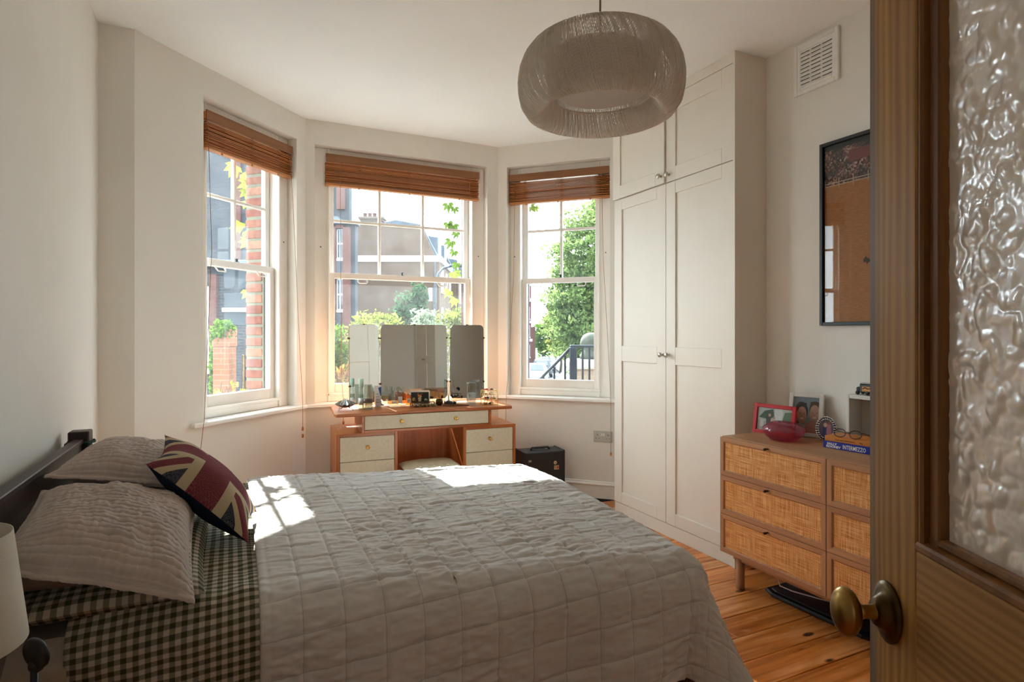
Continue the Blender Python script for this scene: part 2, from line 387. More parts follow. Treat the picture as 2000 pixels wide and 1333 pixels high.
def T(x=0, y=0, z=0, rz=0, rx=0, ry=0): return Matrix.Translation((x, y, z)) @ Matrix.Rotation(rz, 4, 'Z') @ Matrix.Rotation(ry, 4, 'Y') @ Matrix.Rotation(rx, 4, 'X')
def tag(o, label, cat, group=None):
    o['label'] = label; o['category'] = cat
    if group: o['group'] = group
    return o
def thing(name, label, cat, loc=(0, 0, 0), rz=0, group=None, rot=None):
    o = bpy.data.objects.new(name, None); COL.objects.link(o); o.location = loc; o.rotation_euler = rot or (0, 0, rz); o.empty_display_size = .05
    return tag(o, label, cat, group)
def struct(name, loc=(0, 0, 0), rz=0):
    o = bpy.data.objects.new(name, None); COL.objects.link(o); o.location = loc; o.rotation_euler = (0, 0, rz); o['kind'] = 'structure'; o.empty_display_size = .05; return o
def dup(src, parent):
    """copy a part and its sub-parts under another thing, sharing mesh data"""
    c = src.copy(); COL.objects.link(c); c.parent = parent
    for ch in list(src.children): dup(ch, c)
    return c
def dup_thing(src, loc, rz, label, group=None):
    r = src.copy(); COL.objects.link(r); r.location = loc; r.rotation_euler = (0, 0, rz); r['label'] = label
    if group: r['group'] = group
    for ch in list(src.children): dup(ch, r)
    return r
def rrect(x0, x1, y0, y1, r, n=6):
    out = []
    for cx, cy, a0 in ((x1-r, y0+r, -PI/2), (x1-r, y1-r, 0), (x0+r, y1-r, PI/2), (x0+r, y0+r, PI)):
        out += [(cx+r*math.cos(a0+PI/2*i/n), cy+r*math.sin(a0+PI/2*i/n)) for i in range(n+1)]
    return out

# ------------------------------------------------------------------ room shell
H = 2.866; XL = -.611; XB = 2.745; XR = 2.96; YB = -.15; YF = 3.57
PA, PB, PC, PD = (-.455, 3.57), (.48, 4.515), (2.015, 4.515), (2.96, 3.57)
def seg(p, q):
    d = Vector((q[0]-p[0], q[1]-p[1])); L = d.length; d /= L
    M = Matrix(((d.x, -d.y, 0, p[0]), (d.y, d.x, 0, p[1]), (0, 0, 1, 0), (0, 0, 0, 1))); return M, L
ML, LL = seg(PA, PB); MC, LC = seg(PB, PC); MR, LR = seg(PC, PD)
RT, RBm = 2.69, .785                           # reveal head and sill heights
WIN = {'l': (ML, LL, .43, 1.235), 'c': (MC, LC, .066, 1.437), 'r': (MR, LR, .078, .94)}
def wall(name, M, L, r0, r1):
    b = MB(M)
    for o0, o1, x0, x1, z0, z1 in ((0, .2, r0, r1, .755, RT), (.2, .35, r0+.085, r1-.10, .82, 2.62)):
        b.m = 0 if o0 == 0 else 1
        b.box((0, o0, 0), (x0, o1, H)); b.box((x1, o0, 0), (L, o1, H)); b.box((x0, o0, 0), (x1, o1, z0)); b.box((x0, o0, z1), (x1, o1, H))
    return b.build(name, [m['wall'], m['redbrick']], kind='structure')
wl = wall('wall_bay_left', *WIN['l']); wc = wall('wall_bay_centre', *WIN['c']); wr = wall('wall_bay_right', *WIN['r'])
m['reveal'] = [plain('jamb_brick_a', '#855644', .9, var=.2, nscale=25), plain('jamb_brick_b', '#7c4838', .9, var=.2, nscale=25), plain('jamb_brick_c', '#926650', .9, var=.2, nscale=25)]
bm_ = MB(ML).box((1.132, .2, .82), (1.15, .352, 2.62)); bm_.build('mortar', plain('lime_mortar', '#75705f', .95, var=.1), wl)
z = .83; i = 0
while z < 2.6:                                 # the brick edge seen through the left-hand sash
    j = random.uniform(-.003, .003)
    MB(ML).box((1.128+j, .212, z), (1.2, .358+j, z+.058), .004).build('brick', m['reveal'][[0, 1, 2, 0, 1][(i*3) % 5]], wl)
    z += .0765; i += 1
b = MB()
b.box((-.95, -1.9, 0), (XL, YF, H)); b.prism([(-.95, YF), PA, (-.704, 3.816), (-.95, 3.816)], 0, H)
b.build('wall_left', m['wall'], kind='structure')
b = MB(); b.box((XR, -1.9, 0), (3.3, YF, H)); b.box((XB, .9, 0), (XR, 2.407, H)); b.prism([(3.3, YF), PD, (3.21, 3.82), (3.3, 3.82)], 0, H)
b.build('wall_right', m['wall'], kind='structure')
b = MB()
for P, q, r in ((PB, (-.711, .7035), (0, 1)), (PC, (0, 1), (.707, .707))):
    b.prism([P, (P[0]+.35*q[0], P[1]+.35*q[1]), (P[0]+.35*r[0], P[1]+.35*r[1])], 0, H)
b.build('wall_bay_corners', m['redbrick'], kind='structure')
DX0, DX1 = -.34, .455
b = MB(); b.box((XL, YB-.14, 0), (DX0, YB, H)); b.box((DX1, YB-.14, 0), (XR, YB, H)); b.box((DX0, YB-.14, 2.03), (DX1, YB, H))
b.build('wall_back', m['wall'], kind='structure')
MB().box((-.611, -1.9, 0), (2.96, -1.75, H)).build('wall_hall', m['wall'], kind='structure')
b = MB(); b.box((DX0-.07, YB, 0), (DX0, YB+.018, 2.1), .004); b.box((DX0-.07, YB, 2.03), (DX1+.0, YB+.018, 2.1), .004)
b.build('trim_1', m['joinery'], kind='structure')
MB().prism([(-1, -1.95), (3.35, -1.95), (3.35, 3.9), (2.35, 4.95), (.15, 4.95), (-1, 3.8)], H, H+.15).build('ceiling', m['ceil'], kind='structure')

# floor of separate wide pine boards laid across the room
fl = MB().prism([(-1, -1.95), (3.35, -1.95), (3.35, 3.9), (2.35, 4.9), (.15, 4.9), (-1, 3.8)], -.1, -.022).build('floor', m['lead'], kind='structure')
def floormat():
    k = N('old_pine_boards'); r = k.rnd(); v = k.uv(); off = k.n('VectorMath', _operation='ADD'); k.l(v, off.inputs[0])
    cb = k.n('CombineXYZ'); k.l(k.math('MULTIPLY', r, 23.0), cb.inputs[0]); k.l(k.math('MULTIPLY', r, 41.0), cb.inputs[1]); k.l(cb.outputs[0], off.inputs[1])
    def mp(sc):
        q = k.n('Mapping'); k.l(off.outputs[0], q.inputs['Vector']); q.inputs['Scale'].default_value = sc; return q.outputs['Vector']
    g = k.n('TexNoise', Vector=mp((1.6, 34, 1)), Scale=1.0, Detail=6.0, Distortion=.6)
    bl = k.n('TexNoise', Vector=mp((2.2, 8, 1)), Scale=1.0, Detail=3.0)
    f = k.math('ADD', k.math('MULTIPLY', g.outputs['Fac'], .55), k.math('MULTIPLY', bl.outputs['Fac'], .45))
    col = k.ramp(f, [(.32, C('#85451a')), (.5, C('#c27734')), (.66, C('#e3a76e'))])
    vo = k.n('TexVoronoi', Vector=mp((3.1, 7.5, 1)), Scale=1.0)
    col = k.mix(k.ramp(vo.outputs['Distance'], [(.07, (1, 1, 1, 1)), (.12, (0, 0, 0, 1))]), col, C('#3e1d0d'))
    n2 = k.n('TexNoise', Vector=mp((9, 30, 1)), Scale=1.0, Detail=5.0)
    col = k.mix(k.ramp(n2.outputs['Fac'], [(.62, (0, 0, 0, 1)), (.74, (.5, .5, .5, 1))]), col, C('#d8b287'))
    hs = k.n('HueSaturation', Color=col, Saturation=1.0); k.l(k.math('MULTIPLY_ADD', r, .4, .95), hs.inputs['Value'])
    return k.bsdf(hs.outputs[0], k.math('MULTIPLY_ADD', g.outputs['Fac'], .25, .2), 0, .5, g.outputs['Fac'], .3, .0012)
m['floor'] = floormat()
y = -1.74; i = 0
while y < 4.48:
    x0, x1 = XL, XR
    if y+.15 > YF: x0 = -.455+(y+.15-YF)*.989; x1 = 2.96-(y+.15-YF)
    cut = [x0, x1] if i % 3 else [x0, random.choice((.9, 1.95)), x1]
    for p, q in zip(cut, cut[1:]):
        if q-p > .1: MB().box((p+.001, y+.0014, -.022), (q-.001, y+.1486, random.uniform(-.0012, 0)), .002).build('floorboard', m['floor'], fl)
    y += .15; i += 1

# skirting, sill
def skirt(name, M, s0, s1):
    b = MB(M); b.box((s0, -.016, 0), (s1, 0, .097)); b.box((s0, -.026, .097), (s1, 0, .121), .009); b.box((s0, -.012, .12), (s1, 0, .133), .004)
    b.build(name, m['joinery'], kind='structure')
skirt('baseboard_bay_left', ML, 0, LL-.006); skirt('baseboard_bay_centre', MC, .006, LC-.006); skirt('baseboard_bay_right', MR, .006, LR-.02)
skirt('baseboard_right', T(XB, 2.407, 0, -PI/2), .0, 1.5)
def sill(name, M, L, s0, s1, r0, r1):
    q = .033*.414
    a = s0+(q if s0 == 0 else 0); e = s1-(q if s1 == L else 0)
    MB(M).prism([(a, -.033), (e, -.033), (s1, 0), (r1, 0), (r1, .085), (r0, .085), (r0, 0), (s0, 0)], .757, .786, ch=.006).build(name, m['joinery'], kind='structure')
sill('trim_2', ML, LL, .34, LL, .43, 1.235); sill('trim_3', MC, LC, 0, LC, .066, 1.437); sill('trim_4', MR, LR, 0, LR-.02, .078, .94)

# ------------------------------------------------------------------ sash windows
def sash_window(name, M, r0, r1, cols, bx0, bx1):
    w = struct(name); J = m['joinery']
    b = MB(M)
    z0, z1 = RBm, RT
    b.box((r0, .08, z0), (r0+bx0, .215, z1), .003); b.box((r1-bx1, .08, z0), (r1, .215, z1), .003)
    b.box((r0+bx0, .08, 2.585), (r1-bx1, .215, z1), .003); b.box((r0+bx0, .085, z0), (r1-bx1, .24, .843), .004)
    s0, s1 = r0+bx0, r1-bx1
    b.box((s0-.012, .072, z0), (s0+.004, .108, z1), .004); b.box((s1-.004, .072, z0), (s1+.012, .108, z1), .004)   # staff beads
    b.box((s0-.02, .072, .83), (s1+.02, .104, .85), .004)
    b.build('box_frame', J, w)
    a, e = s0+.004, s1-.004
    lo = MB(M); lo.box((a, .115, .846), (a+.042, .153, 1.765), .003); lo.box((e-.042, .115, .846), (e, .153, 1.765), .003)
    lo.box((a+.042, .115, .846), (e-.042, .153, .918), .004); lo.box((a+.042, .112, 1.722), (e-.042, .153, 1.765), .003)
    lo = lo.build('lower_sash', J, w)
    MB(M).box((a+.04, .132, .915), (e-.04, .136, 1.725)).build('glass_pane', m['pane'], lo)
    for f in (.22, .78):
        x = s0+(s1-s0)*f
        MB(M).tube([(x-.035, .113, 1.716), (x-.035, .1, 1.70), (x-.028, .095, 1.69), (x+.028, .095, 1.69), (x+.035, .1, 1.70), (x+.035, .113, 1.716)], .005, 6).build('sash_lift', J, lo)
    up = MB(M); U0, U1 = .158, .196
    up.box((a, U0, 1.725), (a+.04, U1, 2.63), .003); up.box((e-.04, U0, 1.725), (e, U1, 2.63), .003)
    up.box((a+.04, U0, 1.725), (e-.04, U1, 1.766), .003); up.box((a+.04, U0, 2.575), (e-.04, U1, 2.63), .003)
    zm = 2.17; cw = (e-a-.08)/cols
    up.box((a+.04, U0+.006, zm-.011), (e-.04, U1-.006, zm+.011), .004)
    for c_ in range(1, cols):
        x = a+.04+cw*c_; up.box((x-.011, U0+.004, 1.766), (x+.011, U1-.004, 2.575), .004)
    up = up.build('upper_sash', J, w)
    for c_ in range(cols):
        for p, q in ((1.764, zm), (zm, 2.578)):
            MB(M).box((a+.04+cw*c_, .176, p), (a+.04+cw*(c_+1), .179, q)).build('glass_pane', m['pane'], up)
    x = (s0+s1)/2
    MB(M).lathe([(.0, 0), (.016, 0), (.016, .006), (.008, .009), (.008, .02), (.011, .024), (.0, .03)], 12, (x, .15, 1.765)).build('sash_fastener', m['lead'], w)
    for xx in (r0+bx0*.45, r1-bx1*.45):
        MB(M).lathe([(.0, -.003), (.005, -.002), (.005, .001)], 8, (xx, .08, 1.95), 'y').build('screw', m['lead'], w)
    return w
sash_window('window_1', ML, .43, 1.235, 2, .092, .088)
sash_window('window_2', MC, .066, 1.437, 3, .112, .106)
sash_window('window_3', MR, .078, .94, 2, .09, .105)
# daylight is sampled through the three openings
for M, r0, r1 in ((ML, .52, 1.14), (MC, .18, 1.33), (MR, .17, .835)):
    ld = bpy.data.lights.new('daylight_portal', 'AREA'); lo_ = bpy.data.objects.new('daylight_portal', ld); COL.objects.link(lo_)
    ld.shape = 'RECTANGLE'; ld.size = r1-r0; ld.size_y = 1.75; ld.cycles.is_portal = True
    nrm = M.to_3x3() @ Vector((0, -1, 0)); lo_.location = M @ Vector(((r0+r1)/2, .37, 1.72)); lo_.rotation_euler = nrm.to_track_quat('-Z', 'Y').to_euler()

# ------------------------------------------------------------------ wooden slatted blinds
def wiggle(p, q, amp, n=14):
    return [tuple(Vector(p).lerp(Vector(q), i/n)+Vector((random.uniform(-amp, amp), random.uniform(-.004, .004), 0))) for i in range(n+1)]
def blind(M, s0, s1, zt, zb, label, cords, lad):
    o = M @ Vector(((s0+s1)/2, .055, zt)); rz = math.atan2(M[1][0], M[0][0]); L = (s1-s0)/2
    t = thing('venetian_blind', label, 'blind', o, rz, 'raised bamboo blinds in the bay')
    def y(v): return v-.055
    MB().box((-L, y(.026), -.058), (L, y(.034), 0), .001).build('valance', m['slatv'], t)
    MB().box((-L+.01, y(.036), -.05), (L-.01, y(.074), -.004), .002).build('head_rail', m['slat'], t)
    n = 12; z1 = -.070; z0 = zb-zt+.030
    for i in range(n):
        zz = z0+(z1-z0)*i/(n-1)+random.uniform(-.0012, .0012); tl = -.05+random.uniform(-.12, .12)
        sl = MB(T(0, y(.056), zz, 0, tl)).box((-L, -.024, -.0021), (L, .024, .0021), .0008).build('slat', m['slat'], t)
        sl.location = (random.uniform(-.003, .003), random.uniform(-.005, .005), 0)
    MB().box((-L, y(.03), zb-zt), (L, y(.08), zb-zt+.02), .003).build('bottom_rail', m['slatb'], t)
    for f in lad:
        x = -L+2*L*f
        MB().tube(wiggle((x-.012, y(.029), z0-.01), (x-.012, y(.029), z1+.02), .012, 16), .0012, 5).build('ladder_cord', m['cord'], t)
        MB().tube(wiggle((x+.008, y(.0285), z0-.01), (x+.008, y(.0285), z1+.02), .014, 16), .0012, 5).build('ladder_cord', m['cord'], t)
        MB().lathe([(0, -.012), (.006, -.011), (.0065, -.004), (.004, .002)], 8, (x, y(.04), zb-zt)).build('cord_button', m['slat'], t)
    for pts, ts in cords:
        w = [M @ Vector(p) for p in pts]; inv = (Matrix.Translation(o) @ Matrix.Rotation(rz, 4, 'Z')).inverted()
        w = [tuple(inv @ p) for p in w]
        MB().tube(w, .0017, 5).build('pull_cord', m['cord'], t)
        for k_ in ts:
            p = Vector(w[-1])+Vector((0, 0, k_)); MB().lathe([(.002, .016), (.0065, .012), (.008, 0), (.006, -.012), (.0, -.014)], 8, p).build('cord_toggle', m['slat'], t)
    return t
m['slatv'] = wood('valance_wood', '#7d5233', '#966642', 'U', .45, 5, .35); m['slatb'] = wood('bottom_rail_wood', '#a5683c', '#bd8050', 'U', .4, 5, .35)
bl = (.2, .5, .8)
blind(ML, .478, 1.226, 2.632, 2.405, 'raised bamboo blind on the left-hand bay window beside the brick edge',
      [([(.49, .03, 2.57), (.47, -.02, 1.8), (.40, -.037, .80), (.365, -.037, .56), (.36, -.02, .3)], ()),
       ([(1.195, .028, 2.57), (1.21, .01, 2.2), (1.235, -.02, 1.3), (1.25, -.04, .80), (1.25, -.04, .62)], (0, -.05))], (.17, .5, .82))
blind(MC, .147, 1.376, 2.642, 2.408, 'widest raised bamboo blind, on the middle bay window above the mirrors',
      [([(.25, .026, 2.58), (.252, .02, 2.0), (.257, .0, .95), (.262, -.04, .80), (.262, -.045, .64)], (0,)),
       ([(1.29, .026, 2.58), (1.29, .024, 2.42), (1.29, .03, 2.40)], ())], (.2, .52, .86))
blind(MR, .086, .928, 2.63, 2.383, 'raised bamboo blind on the right-hand bay window next to the wardrobe',
      [([(.14, .026, 2.57), (.135, .01, 1.8), (.095, -.02, .95), (.085, -.037, .79), (.08, -.04, .42)], (0,)),
       ([(.87, .026, 2.57), (.885, .01, 1.9), (.93, -.02, 1.2), (.955, -.04, .78), (.955, -.04, .36)], (0,))], (.18, .5, .82))

# ------------------------------------------------------------------ built-in wardrobe
def panel_door(y0, y1, z0, z1, panels, proud=0.0, w=.087):
    """framed door in the plane x = 0 facing -x; panels = list of (z0, z1) recesses"""
    b = MB(); b.box((-proud, y0, z0), (.022-proud, y0+w, z1), .0015); b.box((-proud, y1-w, z0), (.022-proud, y1, z1), .0015)
    zs = [z0]+[q for p in panels for q in p]+[z1]
    for a, e in zip(zs[::2], zs[1::2]): b.box((-proud, y0+w, a), (.022-proud, y1-w, e), .0015)
    for a, e in panels: b.box((.010-proud, y0+w-.004, a-.004), (.02-proud, y1-w+.004, e+.004))
    return b
def knob(p, parent, name='knob', r=.0155, mt=None):
    return MB().lathe([(.0085, 0), (.006, .004), (.0055, .014), (.009, .018), (r, .021), (r, .028), (r*.8, .032), (0, .033)], 16, p, 'x').build(name, mt or m['nickel'], parent)
def wardrobe(loc, width, depth, label, name='built_in_wardrobe'):
    """origin at the near floor corner of the front; y runs along the front, x into the alcove"""
    t = thing(name, label, 'wardrobe', loc); K = m['cream']; d0 = .022
    b = MB(); b.box((-.006, 0, 0), (depth, .016, H), .001); b.box((d0, width-.016, 0), (depth, width, H)); b.box((depth-.01, .016, 0), (depth, width-.016, H)); b.box((d0, .016, 2.262), (depth-.01, width-.016, 2.278))
    b.box((d0, .016, .075), (depth-.01, width-.016, .09))
    b.build('carcass', K, t)
    MB().box((.0, .017, 2.806), (d0, width, H-.001), .001).build('top_filler', K, t)
    MB().box((.004, .017, 0), (d0, width, .082), .001).build('plinth', K, t)
    y0, y1 = .018, width-.001; ym = (y0+y1)/2
    for a, e, ky in ((y0, ym-.0015, ym-.03), (ym+.0015, y1, ym+.03)):
        o = panel_door(a, e, .086, 2.262, [(.165, 1.103), (1.213, 2.185)]).build('door', K, t)
        k_ = knob((0, 0, 0), o); k_.rotation_euler = (0, PI, 0); k_.location = (0, ky, 1.163)
        pr = .014 if (ky > ym and name == 'built_in_wardrobe') else 0
        o = panel_door(a, e, 2.267, 2.803, [(2.355, 2.708)], pr).build('top_door', K, t)
        k_ = knob((0, 0, 0), o); k_.rotation_euler = (0, PI, 0); k_.location = (-pr, ky, 2.313)
    return t
wardrobe((2.511, 2.4075, 0), 1.144, .33, 'tall cream panelled built-in wardrobe between the chest of drawers and the bay')
wardrobe((2.511, -.14, 0), 1.03, .44, 'second cream panelled wardrobe, in the alcove behind the open pine door', 'alcove_wardrobe')

# ------------------------------------------------------------------ vent and poster on the chimney breast
t = thing('air_vent', 'white slotted air vent high on the wall above the framed poster', 'vent', (XB, 2.085, 2.707), -PI/2)   # x along -Y, y out of the wall is -local y
b = MB(); b.frame(-.13, .13, -.135, .135, .022, -.016, 0, .003); b.frame(-.112, .112, -.117, .117, .02, -.011, 0, .002)
b.build('rim', m['white'], t)
b = MB(); b.box((-.095, -.004, -.1), (.095, -.001, .1)); b.build('backing', m['lead'], t)
for x in (-.0955, -.0305, .0345, .0955): 
    pass
for c_ in range(4): MB().box((-.1+.0645*c_-(.0 if c_ else .0), -.0105, -.1), (-.1+.0645*c_+.006, -.002, .1)).build('bar', m['white'], t)
for i in range(10): MB(T(0, -.006, -.093+.0207*i, 0, -.5)).box((-.095, -.005, -.0082), (.095, .003, .0082), .001).build('louvre', m['white'], t)

def posterprint():
    k = N('poster_print'); v = k.uv(); sp = k.n('SeparateXYZ'); k.l(v, sp.inputs[0])
    zz = sp.outputs[1]
    sand = k.n('TexNoise', Vector=k.uv((40, 190, 1)), Scale=1.0, Detail=4.0)
    sc = k.ramp(sand.outputs['Fac'], [(.3, C('#a3663a')), (.7, C('#bd7f4c'))])
    cr_ = k.n('TexVoronoi', Vector=k.uv((130, 130, 1)), Scale=1.0)
    crowd = k.ramp(cr_.outputs['Color'], [(.1, C('#1c1a1c')), (.35, C('#5d2a26')), (.6, C('#a2675a')), (.85, C('#d8b9a6'))])
    dk = k.n('TexNoise', Vector=k.uv((16, 16, 1)), Scale=1.0, Detail=3.0)
    crowd = k.mix(k.ramp(dk.outputs['Fac'], [(.4, (.85, .85, .85, 1)), (.62, (.1, .1, .1, 1))]), crowd, C('#34302f'))
    col = k.mix(k.math('GREATER_THAN', zz, .705), sc, crowd)
    col = k.mix(k.math('GREATER_THAN', zz, .885), col, C('#2b2728'))
    return k.bsdf(col, .6, 0, .2)
t = thing('framed_poster', 'black framed poster of a sandy bullring and crowd on the chimney breast', 'poster', (XB, 2.05, 1.34), -PI/2)
FW, FH = .66, .927
MB().frame(0, FW, 0, FH, .018, -.03, -.001, .002).build('frame', m['blackframe'], t)
MB().quad((.016, -.012, .016), (FW-.016, -.012, .016), (FW-.016, -.012, FH-.016), (.016, -.012, FH-.016)).build('print', posterprint(), t)
b = MB(); 
for zz in (.69, .704): b.box((.018, -.0135, zz+.012), (FW-.018, -.0125, zz+.0165))
for i in range(9): b.box((.02+.075*i, -.0135, .69), (.024+.075*i, -.0125, .74))
b.build('printed_fence', plain('fence_print', '#c9a98f', .6), t)
b = MB(); b.prism([(.222, .315), (.236, .33), (.24, .322), (.252, .318), (.262, .296), (.25, .302), (.24, .29), (.236, .304), (.226, .3)], -.0135, -.0125, 'y')
b.build('printed_bull', plain('bull_print', '#3a2119', .6), t)
MB().prism([(.15, .80), (.64, .83), (.64, .86), (.15, .86)], -.0135, -.0125, 'y').build('printed_red_barrier', plain('barrier_print', '#7c2f27', .6), t)
MB().box((.016, -.0185, .016), (FW-.016, -.0165, FH-.016)).build('glazing', m['framepane'], t)

# ------------------------------------------------------------------ woven-front chest of drawers
def rattan():
    k = N('woven_rattan'); v = k.uv((1/.0055, 1/.0055, 1)); sp = k.n('SeparateXYZ'); k.l(v, sp.inputs[0])
    fx = k.math('FRACT', sp.outputs[0]); fy = k.math('FRACT', sp.outputs[1])
    gx = k.math('ABSOLUTE', k.math('SUBTRACT', fx, .5)); gy = k.math('ABSOLUTE', k.math('SUBTRACT', fy, .5))
    hole = k.math('MULTIPLY', k.math('LESS_THAN', gx, .22), k.math('LESS_THAN', gy, .24))
    n1 = k.n('TexNoise', Vector=k.uv((260, 9, 1)), Scale=1.0, Detail=2.0); n2 = k.n('TexNoise', Vector=k.uv((9, 260, 1)), Scale=1.0, Detail=2.0)
    f = k.math('ADD', k.math('MULTIPLY', n1.outputs['Fac'], .5), k.math('MULTIPLY', n2.outputs['Fac'], .5))
    col = k.ramp(f, [(.38, C('#b37434')), (.5, C('#dba05f')), (.62, C('#eec28c'))])
    col = k.mix(k.math('MULTIPLY', hole, .8), col, C('#6b3b18'))
    h = k.math('SUBTRACT', k.math('ADD', gx, gy), k.math('MULTIPLY', hole, .6))
    return k.bsdf(col, .6, 0, .25, h, .5, .0012)
m['rattan'] = rattan()
DXF, DY0, DY1 = 2.28, 1.085, 2.29              # front plane, far/near ends
t = thing('chest_of_drawers', 'brown oak chest of drawers with woven rattan fronts against the chimney breast', 'chest of drawers', (DXF, DY0, 0))
Dp = XB-.028-DXF; Wd = DY1-DY0; ZB, ZT = .176, .771
b = MB(); b.box((.012, 0, ZT-.016), (Dp, Wd, ZT), .002)
b.build('top', m['oakt'], t)
b = MB(); b.box((.014, 0, ZB), (Dp, .016, ZT-.016)); b.box((.014, Wd-.016, ZB), (Dp, Wd, ZT-.016)); b.box((.014, .016, ZB), (Dp, Wd-.016, ZB+.016)); b.box((Dp-.008, .016, ZB+.016), (Dp, Wd-.016, ZT-.016)); b.box((.02, Wd/2-.008, ZB+.016), (Dp-.008, Wd/2+.008, ZT-.016))
b.build('carcass', m['oakv'], t)
b = MB(); b.box((.05, .04, ZB-.035), (.075, Wd-.04, ZB)); b.box((Dp-.075, .04, ZB-.035), (Dp-.05, Wd-.04, ZB))
b.build('apron_rail', m['oak'], t)
for x in (.062, Dp-.062):
    for y in (.075, Wd-.075): MB().lathe([(.02, 0), (.021, .004), (.021, ZB)], 18, (x, y, 0)).build('leg', m['oakv'], t)
hh = (ZT-.003-ZB)/3
def mitred(b, y0, y1, z0, z1, w, depth):
    """picture-frame bars with mitred corners and a bevel falling to the panel, facing -x"""
    O = [(y0, z0), (y1, z0), (y1, z1), (y0, z1)]; I1 = [(y0+w*.8, z0+w*.8), (y1-w*.8, z0+w*.8), (y1-w*.8, z1-w*.8), (y0+w*.8, z1-w*.8)]; I2 = [(y0+w, z0+w), (y1-w, z0+w), (y1-w, z1-w), (y0+w, z1-w)]
    for i in range(4):
        j = (i+1) % 4; b.m = 0 if i in (0, 2) else 1
        vs = []
        for P in (O, I1, I2):
            for q in (P[i], P[j]): vs.append((0.0 if P is not I2 else .007, q[0], q[1]))
        vs += [(depth, O[i][0], O[i][1]), (depth, O[j][0], O[j][1]), (depth, I2[i][0], I2[i][1]), (depth, I2[j][0], I2[j][1])]
        b.add(vs, [(0, 1, 3, 2), (2, 3, 5, 4), (0, 6, 7, 1), (4, 5, 9, 8), (6, 8, 9, 7), (0, 2, 4, 8, 6), (1, 7, 9, 5, 3)])
for c_ in range(2):
    for r_ in range(3):
        y1 = Wd-c_*(Wd/2)-(.0 if c_ == 0 else .0015); y0 = y1-Wd/2+.003; z0 = ZB+hh*r_+.0012; z1 = ZB+hh*(r_+1)-.0012
        b = MB(); mitred(b, y0, y1, z0, z1, .027, .02)
        o = b.build('drawer', [m['oak'], m['oakv']], t)
        MB().box((.0075, y0+.025, z0+.025), (.0105, y1-.025, z1-.025)).build('woven_panel', m['rattan'], o)
        k_ = MB().lathe([(.0045, 0), (.0045, .012), (.0062, .014), (.0062, .026), (.005, .028), (0, .0285)], 12, (0, 0, 0), 'x').build('handle', m['bronze'], o)
        k_.rotation_euler = (0, PI, 0); k_.location = (.001, (y0+y1)/2+.0, z1-.012)

# things on the chest ------------------------------------------------
ZC = ZT
def photo(parent, polys, x0, x1, z0, z1, y, bg='#8b929a', name='photograph'):
    """flat print facing -y built from coloured outlines in unit coordinates"""
    mats = []; b = MB(); cols = {}
    def mi(h):
        if h not in cols: cols[h] = len(cols); mats.append(plain('print_'+h[1:], h, .5, var=.05, nscale=90, bump=0))
        return cols[h]
    b.m = mi(bg); b.quad((x0, y, z0), (x1, y, z0), (x1, y, z1), (x0, y, z1))
    for i, (h, pl) in enumerate(polys):
        b.m = mi(h); yy = y-.00012*(i+1)
        b.add([(x0+(x1-x0)*u, yy, z0+(z1-z0)*v) for u, v in pl], [tuple(range(len(pl)))])
    return b.build(name, mats, parent, recalc=False)
def el(cx, cy, rx, ry, n=18, a0=0, a1=2*PI): return [(cx+rx*math.cos(a0+(a1-a0)*i/n), cy+ry*math.sin(a0+(a1-a0)*i/n)) for i in range(n)]
def pic_frame(name, label, loc, rz, lean, w, h, bw, dp, mt, bg, polys, strut=True):
    t = thing(name, label, 'photo frame', loc, rot=(-lean, 0, rz))
    b = MB(); b.frame(-w/2, w/2, 0, h, bw, 0, dp, .0015); b.box((-w/2+.003, dp*.6, .003), (w/2-.003, dp*.9, h-.003)); b.build('frame', mt, t)
    photo(t, polys, -w/2+bw-.001, w/2-bw+.001, bw-.001, h-bw+.001, dp*.55, bg)
    MB().box((-w/2+bw-.002, dp*.32, bw-.002), (w/2-bw+.002, dp*.36, h-bw+.002)).build('glazing', m['framepane'], t)
    if strut:
        s_ = MB(); zt = h*.62; reach = math.sin(lean)*zt*1.0
        M2 = Matrix.Rotation(lean, 4, 'X')
        p1 = Vector((0, dp, zt)); foot = M2 @ Vector((0, dp+.075, 0))
        w1 = Matrix.Rotation(-lean, 4, 'X') @ p1; fz = w1.y+.06
        ft = Matrix.Rotation(lean, 4, 'X') @ Vector((0, fz, .0015))
        s_.add([(-.02, p1.y, p1.z), (.02, p1.y, p1.z), (.025, ft.y, ft.z), (-.025, ft.y, ft.z), (-.02, p1.y+.003, p1.z), (.02, p1.y+.003, p1.z), (.025, ft.y+.003, ft.z+.001), (-.025, ft.y+.003, ft.z+.001)], [(0, 1, 2, 3), (4, 7, 6, 5), (0, 4, 5, 1), (2, 6, 7, 3), (1, 5, 6, 2), (0, 3, 7, 4)])
        s_.build('strut', m['black'], t)
    return t
pic_frame('photo_frame', 'red photo frame with a garden snapshot, left of the white frame on the chest', (2.545, 2.195, ZC), -PI/2+.17, .16, .232, .158, .02, .016, m['redframe'], '#c9cfc8',
   [('#39553c', [(.05, .55), (.2, .85), (.45, .95), (.5, .6), (.3, .5)]), ('#e6e4df', [(.5, .5), (.72, .5), (.72, 1), (.5, 1)]), ('#5f7a55', [(.72, .45), (1, .4), (1, .9), (.78, .85)]),
    ('#b9b6ad', [(0, 0), (1, 0), (1, .35), (0, .42)]), ('#4a3a35', [(.28, .2), (.4, .2), (.4, .6), (.33, .7), (.26, .6)]), ('#d7a48c', el(.36, .68, .04, .07)), ('#d9b7a8', [(.4, .2), (.52, .2), (.52, .5), (.42, .55)]), ('#caa08c', el(.49, .58, .04, .06)),
    ('#8d8f95', [(.6, .15), (.72, .15), (.7, .5), (.62, .5)]), ('#e9dcd2', [(.1, .15), (.2, .15), (.2, .45), (.1, .45)])])
